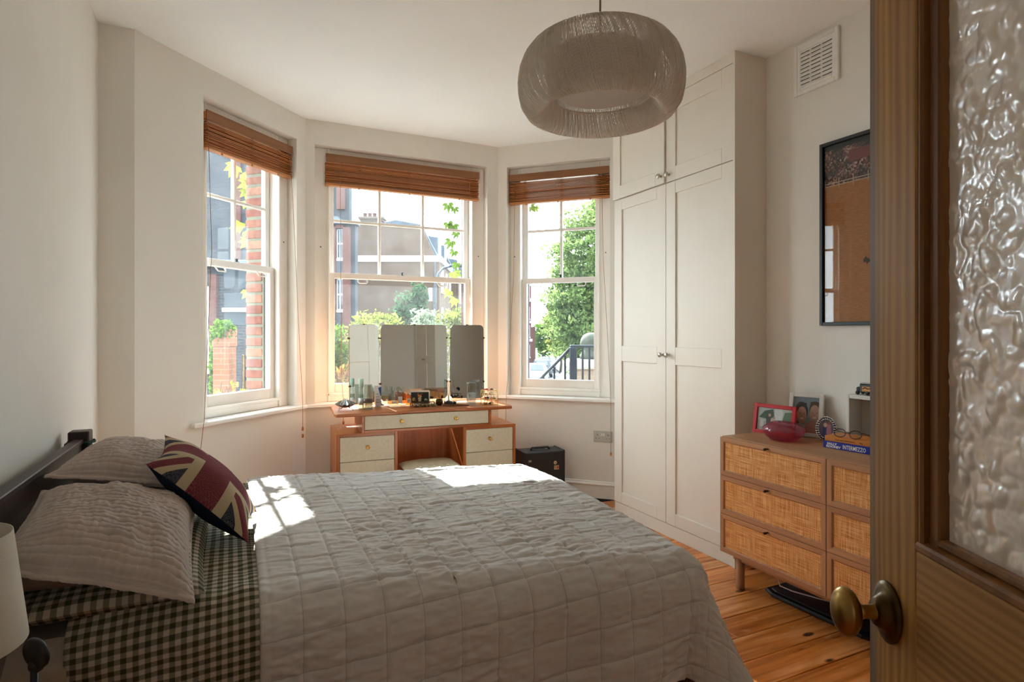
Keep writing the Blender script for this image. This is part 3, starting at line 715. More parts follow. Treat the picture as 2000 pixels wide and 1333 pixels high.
pic_frame('photo_frame', 'leaning white photo frame with two smiling faces, behind the ruby bowl', (2.64, 2.08, ZC+.002), -PI/2+.38, .20, .165, .222, .02, .022, m['whiteframe'], '#9aa6ad',
   [('#6f665c', [(0, 0), (.4, 0), (.4, .3), (0, .35)]), ('#332723', el(.32, .60, .25, .27)), ('#d9a68e', el(.34, .50, .185, .235)), ('#332723', [(.16, .62), (.24, .72), (.45, .74), (.53, .6), (.5, .84), (.2, .86)]),
    ('#8d5f50', el(.27, .53, .03, .012)), ('#8d5f50', el(.42, .53, .03, .012)), ('#f1e6dd', el(.35, .40, .07, .022)), ('#c48c74', el(.345, .47, .02, .03)),
    ('#5b4030', el(.83, .66, .22, .24)), ('#d3a088', el(.82, .55, .19, .25)), ('#5b4030', [(.62, .7), (.75, .8), (1, .8), (1, .88), (.66, .88)]),
    ('#7b5445', el(.75, .58, .03, .012)), ('#7b5445', el(.9, .58, .03, .012)), ('#efe2d8', el(.82, .44, .07, .02)), ('#b57c66', el(.82, .51, .02, .03)), ('#c98b77', [(.45, 0), (.95, 0), (1, .3), (.72, .36), (.5, .28)]), ('#c8c6c2', [(.1, 0), (.45, 0), (.5, .2), (.3, .28), (.12, .2)])])
# ruby bowl
b = MB(); pr = [(.045, 0), (.06, .004), (.085, .025), (.098, .047), (.096, .062), (.075, .081), (.05, .09)]
b.lathe([(0, .002)]+pr+[(.046, .0885)], 40, cap=False)
o = tag(b.build('glass_bowl', m['ruby']), 'squat round ruby-pink glass bowl on the woven chest', 'bowl'); o.location = (2.468, 2.06, ZC)
# jewelled oval frame
t = thing('oval_photo_frame', 'small oval photo frame ringed with crystals, beside the books', 'photo frame', (2.625, 1.945, ZC+.006), rot=(-.22, 0, -PI/2+.55))
b = MB()
for rr, nn in ((1.0, 30), (.82, 26)):
    for i in range(nn):
        a = 2*PI*i/nn; b.sphere((.043*rr*math.cos(a), -.002, .056+.058*rr*math.sin(a)), .0046, 8, 5)
b.build('crystal_rim', plain('crystal', '#c9c7c4', .12, .85, var=.5, nscale=300), t)
pl = [(.042*math.cos(2*PI*i/32), .056+.057*math.sin(2*PI*i/32)) for i in range(32)]
MB().prism(pl, .001, .006, 'y').build('back', m['black'], t)
b = MB(); cs = ['#6f6a78', '#b8879a', '#4b5a86', '#a7674f', '#d6b5a0']; mats = [plain('oval_print_'+h[1:], h, .5) for h in cs]
def ov(mi_, pts, y): b.m = mi_; b.add([(p[0], y, p[1]) for p in pts], [tuple(range(len(pts)))])
ov(0, el(0, .056, .033, .046, 28), .0006); ov(2, [(-.02, .02), (.005, .012), (.008, .06), (-.014, .065)], .0004); ov(1, [(.0, .03), (.022, .03), (.02, .08), (.004, .082)], .0003); ov(4, el(-.004, .075, .008, .011), .0002); ov(3, el(.012, .086, .007, .009), .0001)
b.build('photograph', mats, t, recalc=False)
MB().add([(-.02, .006, .07), (.02, .006, .07), (.03, .055, 0), (-.03, .055, 0), (-.02, .009, .07), (.02, .009, .07), (.03, .059, 0), (-.03, .059, 0)], [(0, 1, 2, 3), (4, 7, 6, 5), (0, 4, 5, 1), (2, 6, 7, 3), (1, 5, 6, 2), (0, 3, 7, 4)]).build('strut', m['black'], t)
# deep white box frame and the dark ornament on it
t = thing('box_frame', 'tall deep white box frame standing behind the stacked books', 'box frame', (2.643, 1.851, ZC), -PI/2)
b = MB(); b.frame(0, .25, 0, .24, .014, 0, .1, .002); b.frame(.006, .244, .006, .234, .012, -.006, .004, .002); b.box((.01, .094, .01), (.24, .1, .23)); b.build('frame', m['whiteframe'], t)
photo(t, [('#41506a', [(0, 0), (1, 0), (1, .62), (.6, .75), (.3, .6), (0, .7)]), ('#7f94b8', [(.4, .1), (.9, .1), (.9, .25), (.4, .25)])],   .085, .232, .016, .224, .055, '#c3d0da')
MB().box((.082, .056, .014), (.236, .06, .226)).build('mount', m['whiteframe'], t)
t = thing('toy_lorry', 'dark toy lorry with orange markings on top of the white box frame', 'toy', (2.655, 1.84, ZC+.24), -PI/2)
b = MB(); b.box((.03, .02, .012), (.2, .062, .052), .004); b.build('body', m['toy'], t)
b = MB(); b.box((.012, .022, .012), (.034, .06, .036), .005); b.build('cab', m['black'], t)
for x in (.022, .07, .13, .18):
    for y in (.022, .06): MB().lathe([(0, -.004), (.009, -.004), (.01, 0), (.009, .004), (0, .004)], 14, (x, y, .01), 'y').build('wheel', m['black'], t)
b = MB(); b.box((.045, .0188, .018), (.19, .02, .04)); b.build('orange_panel', plain('toy_orange', '#c98b3c', .5), t)
MB().tube([(.05, .0175, .03), (.06, .0175, .036), (.075, .0175, .03), (.09, .0175, .036), (.105, .0175, .03)], .0022, 6).build('dark_marking', m['black'], t)
MB().box((.03, .024, .0525), (.195, .058, .056), .001).build('roof', m['steel'], t)

# books and spectacles
def text(s, size, M, mat, parent, name='lettering', sx=1.0, bold=.0):
    cu = bpy.data.curves.new(name, 'FONT'); cu.body = s; cu.size = size; cu.extrude = .0002; cu.offset = bold; cu.resolution_u = 2
    tmp = bpy.data.objects.new('tmp', cu); COL.objects.link(tmp)
    dg = bpy.context.evaluated_depsgraph_get(); me = bpy.data.meshes.new_from_object(tmp.evaluated_get(dg)); bpy.data.objects.remove(tmp)
    me.transform(M @ Matrix.Diagonal((sx, 1, 1, 1))); me.materials.clear(); me.materials.append(mat)
    o = bpy.data.objects.new(name, me); COL.objects.link(o); o.parent = parent; return o
def book(label, loc, rz, L, D, Hh, cover, group='books on the chest'):
    """spine along x at y=0 facing -y"""
    t = thing('book', label, 'book', loc, rz, group)
    MB().box((.004, .003, .003), (L-.004, D-.004, Hh-.003)).build('pages', m['paper'], t)
    b = MB(); b.box((0, 0, 0), (L, D, .0028), .0008); b.box((0, 0, Hh-.0028), (L, D, Hh), .0008); b.box((0, 0, .0028), (L, .0035, Hh-.0028)); b.build('cover', cover, t)
    return t
m['paper'] = plain('book_pages', '#e5dccb', .9)
blue = plain('blue_cover', '#1c2f9a', .35, var=.04); orange = plain('orange_cover', '#d0802f', .45, var=.04)
tw = plain('white_print', '#efece6', .5); tb = plain('black_print', '#2c1c10', .6)
RX = Matrix.Rotation(PI/2, 4, 'X')
bz = -PI/2+.1
t = book('thick blue hardback, lower of the two stacked books on the chest', (2.487, 1.856, ZC), bz, .24, .14, .032, blue)
text('SALLY', .0145, T(.018, -.0006, .0165) @ RX, tw, t, sx=1.15, bold=.0006); text('ROONEY', .0145, T(.014, -.0006, .004) @ RX, tw, t, sx=1.12, bold=.0006)
text('INTERMEZZO', .027, T(.09, -.0006, .006) @ RX, tw, t, sx=.62, bold=.0003)
t = book('orange paperback, upper of the two stacked books, under the spectacles', (2.492, 1.852, ZC+.032), bz+.05, .225, .13, .024, orange)
text('Think Like a Philosopher', .009, T(.045, -.0006, .007) @ RX, tb, t); text('Bag', .009, T(.155, -.0006, .007) @ RX, tb, t)
t = thing('spectacles', 'tortoiseshell spectacles resting on the orange book', 'spectacles', (2.508, 1.752, ZC+.0562), -PI/2+.16)
tort = plain('tortoiseshell', '#4a2415', .25, var=.5, nscale=60)
for sx in (-1, 1):
    ring = [(sx*.034+.026*math.cos(a)*(1 if abs(math.cos(a)) < .7 else .98), .002+.006*math.sin(a), .0195+.0175*math.sin(a)) for a in [2*PI*i/22 for i in range(22)]]
    MB().tube(ring, .0021, 6, closed=True).build('rim', tort, t)
    MB().add([(p[0]*.999, p[1], p[2]) for p in ring], [tuple(range(22))]).build('lens', m['framepane'], t)
    MB().tube([(sx*.06, .004, .028), (sx*.064, .012, .028), (sx*.062, .06, .016), (sx*.058, .105, .004), (sx*.05, .125, .002)], [.0022, .0022, .0018, .0016, .0015], 6).build('temple', tort, t)
MB().tube([(-.009, .003, .023), (0, .002, .027), (.009, .003, .023)], .002, 6).build('bridge', tort, t)

# ------------------------------------------------------------------ bed
BED0 = -.545
t = thing('bed_frame', 'dark stained wooden bed frame against the left wall, posts at the headboard', 'bed', (-.545, 1.5, 0))
YW = 1.36
for y in (-.02, YW-.05): MB().box((-.035, y, 0), (.035, y+.07, .915), .004).build('post', m['darkwood'], t)
b = MB(); b.box((-.012, .05, .80), (.012, YW-.05, .885), .003); b.box((-.018, .05, .868), (.018, YW-.05, .886), .003); b.build('top_rail', m['darkwood'], t)
b = MB(); b.box((-.008, .05, .30), (.008, YW-.05, .802)); b.build('head_panel', m['darkwood'], t)
for y in (.0, YW-.045): MB().box((.035, y, .17), (1.93, y+.025, .29), .003).build('side_rail', m['darkwood'], t)
MB().box((1.93, -.02, .17), (1.96, YW-.0, .29), .003).build('foot_rail', m['darkwood'], t)
for y in (-.01, YW-.07): MB().box((1.865, y, 0), (1.93, y+.065, .29), .003).build('leg', m['darkwood'], t)
for i in range(10): MB().box((.12+.19*i, .025, .245), (.19+.19*i, YW-.045, .265)).build('slat', m['pinev'], t)
tie = MB().tube(rrect(-.0415, .0415, -.0415, .0415, .012, 4) and [(x, y, .004*math.sin(9*x*y*1e3)) for x, y in rrect(-.0415, .0415, -.0415, .0415, .012, 4)], .0055, 6, closed=True).build('hair_tie', plain('dark_green_elastic', '#1f3f3b', .9))
tie.location = (-.545, 1.5+YW-.015, .868); tie.rotation_euler = (0, .0, 0)
tag(tie, 'dark green elastic hair tie looped round the top of the far bed post', 'hair tie')

def sstep(a, b_, x):
    x = max(0, min(1, (x-a)/(b_-a))); return x*x*(3-2*x)
def fbm(x, y, z=0, o=3):
    s = 0; a = 1
    for i in range(o): s += a*noise.noise((x, y, z+7.3*i)); x *= 2.03; y *= 2.03; a *= .5
    return s
sheet_f = fabric('taupe_sheet', '#a89d91', '#b8ada1', 700); 
b = MB(T(0, 0, 0, -.035))
mm = MB().box((0, 0, 0), (1.86, 1.235, .335), .05)
o = mm.build('mattress', sheet_f); o.location = (-.5, 1.615, .27); o.rotation_euler = (0, 0, -.037)
for p in o.data.polygons: p.use_smooth = False
tag(o, 'mattress in a taupe fitted sheet under the gingham bedding', 'mattress')

def drape(name, mat, Xh, ofs, dropn, dropf, dropx, nu, nv, pattern, top0, flare=.0, far_foot=True):
    """cloth laid over the bed: flat top, rounded shoulders, hanging sides.  u runs head to foot, v near to far, in metres of cloth"""
    r = .105+ofs
    def yn(x): return 1.655-.15*x-(0 if x > 0 else .0)
    def yf(x): return 2.845-.075*x
    def xf(y): return 1.235+.075*(y-1.4)
    def tz(x): return top0+ofs-.03*x
    ulen = 1.32-Xh+dropx; arc = PI/2*r
    def P(a, c):
        u = a*ulen; X = Xh+u; xr = min(X, 1.3)
        y0, y1 = yn(xr), yf(xr); top = y1-y0
        v = -dropn+c*(dropn+top+dropf)
        Y = y0+v; Xe = xf(min(max(Y, y0), y1))
        ex = max(0, X-Xe); ey = (y0-Y) if Y < y0 else ((Y-y1) if Y > y1 else 0); sy = -1 if Y < y0 else 1
        L = math.hypot(ex, ey); bx, by = min(X, Xe), min(max(Y, y0), y1)
        n = Vector((0, 0, 1)); Z = tz(bx)
        dip = .012*math.exp(-((by-y0)/.18)**2)+.014*math.exp(-((by-y1)/.2)**2)
        Z -= dip
        if L > 0:
            dx, dy = ex/L, sy*ey/L
            cor = (2*abs(dx*dy))**1.7
            if L < arc: ang = L/r; out = r*math.sin(ang); dz = r*(1-math.cos(ang))
            else:
                ang = PI/2; h = L-arc; k_ = (.03+.16*dx*dx+.34*cor+flare)
                out = r+h*k_-(.04*h if dx < .1 else 0); dz = r+h*math.sqrt(max(.3, 1-k_*k_))
            n = Vector((dx*math.sin(ang), dy*math.sin(ang), math.cos(ang)))
            p = Vector((bx+dx*out, by+dy*out, Z-dz))
            hang = sstep(.1, .5, L)
            p += n*hang*(.012*math.sin((X*1.0-Y*.8)*9+.7)+.01*math.sin(X*17+2*Y))
        else: p = Vector((bx, by, Z))
        return p, n, X, Y, L
    def fn(a, c):
        p, n, X, Y, L = P(a, c); return tuple(p+n*pattern(X, Y, L))
    o = MB().grid(fn, nu, nv, True, lambda a, c: (a*ulen, yn(min(Xh+a*ulen, 1.3))-dropn+c*(dropn+yf(min(Xh+a*ulen, 1.3))-yn(min(Xh+a*ulen, 1.3))+dropf))).build(name, mat, recalc=False)
    return o
def quilt(X, Y, L):
    s = .098; gx = abs(((X-.06)/s+.5) % 1-.5)*s; gy = abs((Y/s+.5) % 1-.5)*s
    w = .0045; puff = .0040
    d = -puff*(math.exp(-(gx/w)**2)+math.exp(-(gy/w)**2))
    e = .55+.9*max(0, noise.noise((X*3, Y*3, 8))+.35)
    wr = fbm(X*13, Y*36, 0, 3)*.0058*e+fbm(X*30, Y*62, 3, 2)*.0030*e
    big = noise.noise((X*2.6, Y*2.9, 5))*.007
    hem = -.002*math.exp(-((X-.085)/.003)**2)
    return d+wr+big+hem
def gcloth(X, Y, L):
    w = fbm(X*4+Y*2, Y*7, 2, 3)*.011+fbm(X*18, Y*20, 4, 2)*.0028
    k_ = sstep(-.05, .1, X)*(1-sstep(.1, .3, X))
    return w*(1+.5*k_)
gm = gingham('olive_gingham', '#45442c', '#bdb3a2')
o = drape('duvet', gm, -.34, -.004, .56, .40, -.35, 120, 190, gcloth, .664)
sol = o.modifiers.new('thickness', 'SOLIDIFY'); sol.thickness = .02; sol.offset = -1
tag(o, 'green and cream gingham duvet hanging over the near side of the bed', 'duvet')
def quiltmat():
    k = N('grey_linen_quilt'); v = k.uv(); w = k.n('TexNoise', Vector=v, Scale=800.0, Detail=2.0); bg_ = k.n('TexNoise', Vector=v, Scale=3.0, Detail=4.0)
    col = k.ramp(k.math('ADD', k.math('MULTIPLY', w.outputs['Fac'], .5), k.math('MULTIPLY', bg_.outputs['Fac'], .5)), [(.35, C('#c3c0bc')), (.65, C('#d2cfcb'))])
    sp = k.n('SeparateXYZ'); k.l(v, sp.inputs[0])
    def line(o): return k.math('LESS_THAN', k.math('ABSOLUTE', k.math('SUBTRACT', k.math('FRACT', k.math('ADD', k.math('DIVIDE', o, .098), .5)), .5)), .011)
    th = k.math('MAXIMUM', line(sp.outputs[0]), line(sp.outputs[1]))
    return k.bsdf(k.mix(k.math('MULTIPLY', th, .5), col, C('#908a82')), .95, 0, .12, w.outputs['Fac'], .25, .0006)
cov = quiltmat()
o = drape('coverlet', cov, .06, .012, .435, .42, .50, 380, 470, quilt, .664)
sol = o.modifiers.new('thickness', 'SOLIDIFY'); sol.thickness = .008; sol.offset = -1
tag(o, 'grey quilted coverlet spread over the foot two thirds of the bed', 'coverlet')

def pillow(name, corners, T0, mat, label, n=80, nv=None, ch=None, seed=0, sag=.0, flange=.0, group=None, top=1.0, bot=1.0, uvs=(.5, .7), wr=.006, pw=2.6, pinch=.06):
    """cushion on a bilinear patch of four corners (head-near, foot-near, foot-far, head-far)"""
    A, B, Cc, D = [Vector(c) for c in corners]
    def base(u, v): return A*(1-u)*(1-v)+B*u*(1-v)+Cc*u*v+D*(1-u)*v
    def fn(u, v, side):
        a, c = 2*u-1, 2*v-1
        # pull the edges in a little between the corners
        pu = u+pinch*(.5-u)*(1-abs(c)**2.2)*abs(a)**3*0-pinch*a*(1-c*c)*abs(a)*.5; pv = v-pinch*c*(1-a*a)*abs(c)*.5
        p = base(pu, pv)
        du = (base(min(1, pu+.02), pv)-base(max(0, pu-.02), pv)); dv = (base(pu, min(1, pv+.02))-base(pu, max(0, pv-.02)))
        nn = du.cross(dv).normalized()
        ea = max(0, 1-(abs(a)/(1-flange))**pw) if abs(a) < 1-flange else 0; ec = max(0, 1-(abs(c)/(1-flange))**pw) if abs(c) < 1-flange else 0
        t_ = T0*(ea**.55)*(ec**.55)
        h = t_*(top if side > 0 else bot)+.004*(1-.999*(1 if (u in (0, 1) or v in (0, 1)) else 0))
        w = fbm(u*5+seed, v*5, seed, 3)*wr*(.3+t_/T0)
        if ch:
            g = abs((v*ch) % 1-.5)*2
            w += (.0062*(1-g**3)-.003)*(.75+.5*noise.noise((u*9, v*6, seed)))+fbm(u*42+seed, v*20, seed+3, 2)*.0026
        return tuple(p+nn*(side*h+(w if side > 0 else w*.4)))
    b = MB()
    L1 = (B-A).length; L2 = (D-A).length
    uvf = lambda u, v: (u*L1, v*L2)
    b.grid(lambda u, v: fn(u, v, 1), n, nv or n, True, uvf); b.grid(lambda u, v: fn(u, v, -1), n//2, n//2, True, uvf, True)
    o = b.build(name, mat, recalc=False); tag(o, label, 'pillow', group); return o
sham = fabric('taupe_quilted_cotton', '#a89b92', '#bcb0a7', 900, big=12); taupe = fabric('taupe_cotton', '#857a70', '#94897f', 700)
pillow('gingham_pillow', [(-.50, 1.60, .668), (-.06, 1.60, .672), (-.06, 2.2, .70), (-.5, 2.2, .70)], .045, gm, 'gingham pillow lowest of the near stack on the bed', 44, None, None, 1)
pillow('plain_pillow', [(-.52, 1.60, .752), (-.13, 1.63, .735), (-.10, 2.2, .742), (-.50, 2.25, .79)], .055, taupe, 'plain taupe pillow between the gingham and the quilted pillow, near side', 44, None, None, 2)
pillow('quilted_pillow', [(-.475, 1.585, .80), (-.075, 1.485, .70), (-.10, 2.14, .765), (-.50, 2.12, .845)], .085, sham, 'nearest taupe quilted pillow, channel stitched, beside the lamp', 110, 280, 27, 3, group=None, bot=.4, flange=.05, wr=.010)
pillow('plain_pillow', [(-.515, 2.26, .79), (-.14, 2.26, .745), (-.14, 2.80, .72), (-.51, 2.80, .74)], .055, taupe, 'plain taupe pillow under the far quilted pillow', 44, None, None, 5)
pillow('quilted_pillow', [(-.505, 2.17, .875), (-.10, 2.18, .80), (-.12, 2.77, .775), (-.49, 2.76, .86)], .085, sham, 'far taupe quilted pillow, channel stitched, behind the flag cushion', 100, 260, 26, 8, bot=.4, flange=.05, wr=.010)

# flag cushion
def flagmat(L, Wd):
    k = N('woven_flag'); v = k.uv(); sp = k.n('SeparateXYZ'); k.l(v, sp.inputs[0])
    x = k.math('SUBTRACT', sp.outputs[0], L/2); y = k.math('SUBTRACT', sp.outputs[1], Wd/2)
    ax, ay = k.math('ABSOLUTE', x), k.math('ABSOLUTE', y)
    s = Wd/L
    dl = math.hypot(L, Wd)
    def dist(sg): return k.math('ADD', k.math('MULTIPLY', x, Wd/dl*sg), k.math('MULTIPLY', y, -L/dl))
    d1, d2 = dist(1), dist(-1)
    lt = lambda a, b_: k.math('LESS_THAN', a, b_)
    dmin = k.math('MINIMUM', k.math('ABSOLUTE', d1), k.math('ABSOLUTE', d2))
    navy, cream, red = C('#1b263c'), C('#b5a486'), C('#6a1a30')
    col = k.mix(lt(dmin, .036), navy, cream)
    col = k.mix(lt(dmin, .017), col, red)
    cw, cr2 = .085, .05
    col = k.mix(k.math('MAXIMUM', lt(ax, cw), lt(ay, .062)), col, cream)
    col = k.mix(k.math('MAXIMUM', lt(ax, cr2), lt(ay, .036)), col, red)
    w = k.n('TexNoise', Vector=k.uv((900, 300, 1)), Scale=1.0, Detail=2.0)
    col = k.mix(k.ramp(w.outputs['Fac'], [(.45, (0, 0, 0, 1)), (.75, (.35, .35, .35, 1))]), col, C('#cdbfa6'))
    return k.bsdf(col, .95, 0, .1, w.outputs['Fac'], .4, .001)
cA, cB, cC, cD = Vector((-.232, 2.03, .915)), Vector((.045, 1.875, .688)), Vector((.075, 2.16, .70)), Vector((-.21, 2.33, .955))
fl_, fw_ = (cB-cA).length, (cD-cA).length
navyf = fabric('navy_backing', '#141a28', '#1d2436', 700)
t = thing('flag_cushion', 'navy, red and cream flag cushion propped against the quilted pillows', 'cushion', (0, 0, 0))
def cushion_half(side):
    A, B, Cc, D = cA, cB, cC, cD
    def base(u, v): return A*(1-u)*(1-v)+B*u*(1-v)+Cc*u*v+D*(1-u)*v
    nn = (B-A).cross(D-A).normalized()
    def fn(u, v):
        a, c = 2*u-1, 2*v-1
        pu = u-.07*a*(1-c*c)*abs(a); pv = v-.07*c*(1-a*a)*abs(c)
        th = (.078 if side > 0 else .06)*max(0, 1-abs(a)**2.4)**.6*max(0, 1-abs(c)**2.4)**.6
        return tuple(base(pu, pv)+nn*(side*th+fbm(u*4, v*4, 9, 2)*.004*(1-max(abs(a), abs(c))**4)))
    return MB().grid(fn, 60, 60, True, lambda u, v: (u*fl_, v*fw_), side < 0)
cushion_half(1).build('front', flagmat(fl_, fw_), t, recalc=False)
cushion_half(-1).build('back', navyf, t, recalc=False)

# ------------------------------------------------------------------ bedside table, lamp, charger
t = thing('bedside_table', 'small round pale wooden bedside table by the near side of the bed', 'table', (-.40, 1.215, 0))
m['palewood'] = wood('pale_wood', '#b29262', '#cdb07c', 'U', .5, 5, .35)
MB().lathe([(0, .575), (.178, .575), (.186, .58), (.188, .59), (.186, .598), (.178, .602), (.17, .6), (0, .6)], 48).build('top', m['palewood'], t)
MB().lathe([(.02, .03), (.02, .575)], 16).build('stem', m['palewood'], t)
MB().lathe([(.14, 0), (.14, .02), (.13, .03), (0, .03)], 32).build('base', m['palewood'], t)
t = thing('bedside_lamp', 'bedside lamp with a pale linen drum shade at the left edge', 'lamp', (-.455, 1.335, .6))
MB().lathe([(.052, 0), (.052, .012), (.03, .02), (.012, .03), (.010, .2), (.014, .21), (0, .21)], 24).build('base', m['brass'], t)
MB().lathe([(.12, .15), (.098, .345), (.096, .345), (.118, .15)], 48, cap=False).build('shade', fabric('linen_shade', '#b9b1a2', '#cdc6b8', 500), t)
b = MB()
for a in (0, 2*PI/3, 4*PI/3): b.cyl((0, 0, .205), (.116*math.cos(a), .116*math.sin(a), .155), .0015, n=5)
b.build('shade_ring', m['brass'], t)
t = thing('charger_stand', 'black disc charging stand beside the lamp, in front of the bed', 'charger', (-.305, 1.255, .6))
MB().lathe([(.035, 0), (.035, .006), (.006, .008), (.0055, .125), (0, .127)], 20).build('stem', m['black'], t)
d_ = MB(T(.004, -.0, .155, -.75, 0, 0) @ Matrix.Rotation(PI/2+.12, 4, 'X')); d_.lathe([(0, -.004), (.025, -.004), (.027, -.002), (.027, .005), (.025, .007), (0, .007)], 28); d_.build('disc', m['black'], t)
d_ = MB(T(.002, .006, .132)); d_.sphere((0, 0, 0), .0125, 12, 8); d_.build('joint', plain('dark_brown_joint', '#2a1714', .5), t)

# ------------------------------------------------------------------ stripped pine door with obscured glass
t = struct('door_1', (.4465, -.149, 0), math.radians(62.4)); t.location = (.4465, -.149, 0)
DW, DT = .762, .04                               # leaf along +x from the hinge, seen face is +y
b = MB(); b.box((DW-.1, -DT, .01), (DW, 0, 2.0), .002); b.build('stile', m['pineworn'], t)
b = MB(); b.box((0, -DT, .01), (.1, 0, 2.0), .002); b.build('stile', m['pinev'], t)
for z0, z1 in ((.78, 1.035), (1.89, 2.0), (.01, .22)): MB().box((.1, -DT, z0), (DW-.1, 0, z1), .0015).build('rail', m['pine'], t)
MB().box((DW/2-.05, -DT, .22), (DW/2+.05, 0, .78), .0015).build('muntin', m['pinev'], t)
for x0, x1 in ((.1, DW/2-.05), (DW/2+.05, DW-.1)): MB().box((x0, -.026, .22), (x1, -.014, .78)).build('panel', m['pinev'], t)
b = MB()
for x, s_ in ((DW-.1, -1), (.1, 1)):
    b.box((x, -.022, 1.035), (x+s_*.009, -.001, 1.89), .003); b.box((x+s_*.009, -.024, 1.035), (x+s_*.026, -.010, 1.89), .002)
for z, s_ in ((1.035, 1), (1.89, -1)):
    b.box((.1, -.022, z), (DW-.1, .003, z+s_*.012), .003); b.box((.1, -.024, z+s_*.012), (DW-.1, -.010, z+s_*.022), .003)
b.build('glazing_bead', m['pinebead'], t)
def hammered(u, v):
    x = .1+u*(DW-.2); z = 1.035+v*.855
    d1, p1 = noise.voronoi((x*62+noise.noise((x*40, z*40, 1))*.5, z*56+noise.noise((x*40, z*40, 6))*.5, 0))
    q = .0042*(1-min(1, (d1[0]/.72)**2))*(.6+.5*noise.noise((x*25, z*25, 3)))+noise.noise((x*170, z*170, 4))*.0004-.002
    return (x, -.0215+q, z)
g_ = MB().grid(hammered, 280, 400, True)
g_.build('obscured_glass', m['obscure'], t, recalc=False)
hk = MB(T(DW-.047, 0, .935))
hk.lathe([(.0, .0), (.026, 0), (.031, .002), (.031, .0045), (.024, .007), (.019, .008), (.0165, .0135), (.013, .02), (0, .02)], 40, (0, 0, 0), 'y', 1.0)
# rose is a tall oval
for i, p in enumerate(hk.v): hk.v[i] = (p[0], p[1], .935+(p[2]-.935)*1.28)
rose = hk.build('rose', m['darkbrass'], t)
kn = MB(T(DW-.047, 0, .935)); kn.lathe([(.0125, .012), (.0095, .02), (.0085, .034), (.0105, .042), (0, .042)], 28, (0, 0, 0), 'y')
pr = [(.026*math.sin(PI*i/14), .056-.0165*math.cos(PI*i/14)) for i in range(15)]
kn.lathe([(max(r, 0), y) for r, y in pr], 36, (0, 0, 0), 'y')
for i, p in enumerate(kn.v):
    if p[1] > .0385: kn.v[i] = (p[0], p[1], .935+(p[2]-.935)*1.22)
kn.build('door_knob', m['brass'], t)
for dz in (.029, -.029):
    s_ = MB(T(DW-.047, .0052, .935+dz)); s_.lathe([(0, .0008), (.0025, .0006), (.0028, -.0005)], 8, (0, 0, 0), 'y'); s_.build('screw', m['lead'], rose)

# ------------------------------------------------------------------ pendant lamp wound with string
t = thing('pendant_lamp', 'round grey-beige pendant lamp wound with string, hanging from the ceiling', 'lamp', (1.072, 1.594, 2.0))
b = MB(); b.lathe([(0, H-2.0-.0005), (.05, H-2.0-.0005), (.05, H-2.0-.012), (.02, H-2.0-.03), (0, H-2.0-.03)], 24); b.build('ceiling_rose', m['white'], t)
MB().cyl((0, 0, .19), (0, 0, H-2.02), .0032, n=8).build('flex', plain('brown_flex', '#7a5c42', .6), t)
k = N('lamp_string'); nz = k.n('TexNoise', Vector=k.obj(), Scale=40.0); c_ = k.ramp(nz.outputs['Fac'], [(.3, C('#efe8df')), (.7, C('#f6f1ea'))])
d1_ = k.n('BsdfDiffuse', Color=c_); t1_ = k.n('BsdfTranslucent', Color=c_); mx_ = k.n('MixShader', i0=.45); k.l(d1_.outputs[0], mx_.inputs[1]); k.l(t1_.outputs[0], mx_.inputs[2]); k.l(mx_.outputs[0], k.out.inputs['Surface']); strg = k.m
k = N('diffuser_cloth'); nz = k.n('TexNoise', Vector=k.obj(), Scale=300.0); c_ = k.ramp(nz.outputs['Fac'], [(.3, C('#dcd8d2')), (.7, C('#e6e2dc'))])
d1_ = k.n('BsdfDiffuse', Color=c_); t1_ = k.n('BsdfTranslucent', Color=c_); mx_ = k.n('MixShader', i0=.5); k.l(d1_.outputs[0], mx_.inputs[1]); k.l(t1_.outputs[0], mx_.inputs[2]); k.l(mx_.outputs[0], k.out.inputs['Surface']); m['diffcloth'] = k.m
prof = [(.166, .072), (.172, .04), (.188, .012), (.21, .0), (.236, .012), (.254, .04), (.263, .08), (.2645, .115), (.259, .152), (.246, .186), (.226, .213), (.203, .229), (.182, .234)]
def ring_tube(r, z, w, n=64): return MB().tube([(r*math.cos(2*PI*i/n), r*math.sin(2*PI*i/n), z) for i in range(n)], w, 8, closed=True)
ring_tube(.166, .074, .0035).build('lower_ring', strg, t); ring_tube(.182, .232, .0035).build('upper_ring', strg, t)
b = MB(); NS = 420
for i in range(NS):
    a0 = 2*PI*i/NS+random.gauss(0, .0035); tw = .42+random.gauss(0, .012); dr = random.uniform(-.0015, .0015)
    pts = []
    for j, (r, z) in enumerate(prof):
        a = a0-tw*j/(len(prof)-1); rr = r+dr*math.sin(PI*j/(len(prof)-1)); pts.append((rr*math.cos(a), rr*math.sin(a), z))
    b.tube(pts, .00135, 4, cap=False)
b.build('string_winding', strg, t, recalc=False, kind='stuff')
b = MB(); NI = 200
for i in range(NI):
    a = 2*PI*i/NI+random.gauss(0, .003); a2 = a+.25
    b.tube([(.166*math.cos(a), .166*math.sin(a), .072), (.182*math.cos(a2), .182*math.sin(a2), .234)], .0016, 4, cap=False)
b.build('inner_winding', strg, t, recalc=False, kind='stuff')
MB().lathe([(0, .079), (.143, .079), (.146, .081), (.146, .2), (.143, .2), (.143, .083), (0, .083)], 56).build('diffuser', m['diffcloth'], t)
b = MB()
for a in (0, PI/2, PI, 3*PI/2): b.cyl((.01*math.cos(a), .01*math.sin(a), .19), (.182*math.cos(a), .182*math.sin(a), .232), .002, n=6)
b.lathe([(0, .14), (.02, .14), (.02, .2), (.006, .21), (0, .21)], 16); b.build('lamp_holder', m['white'], t)

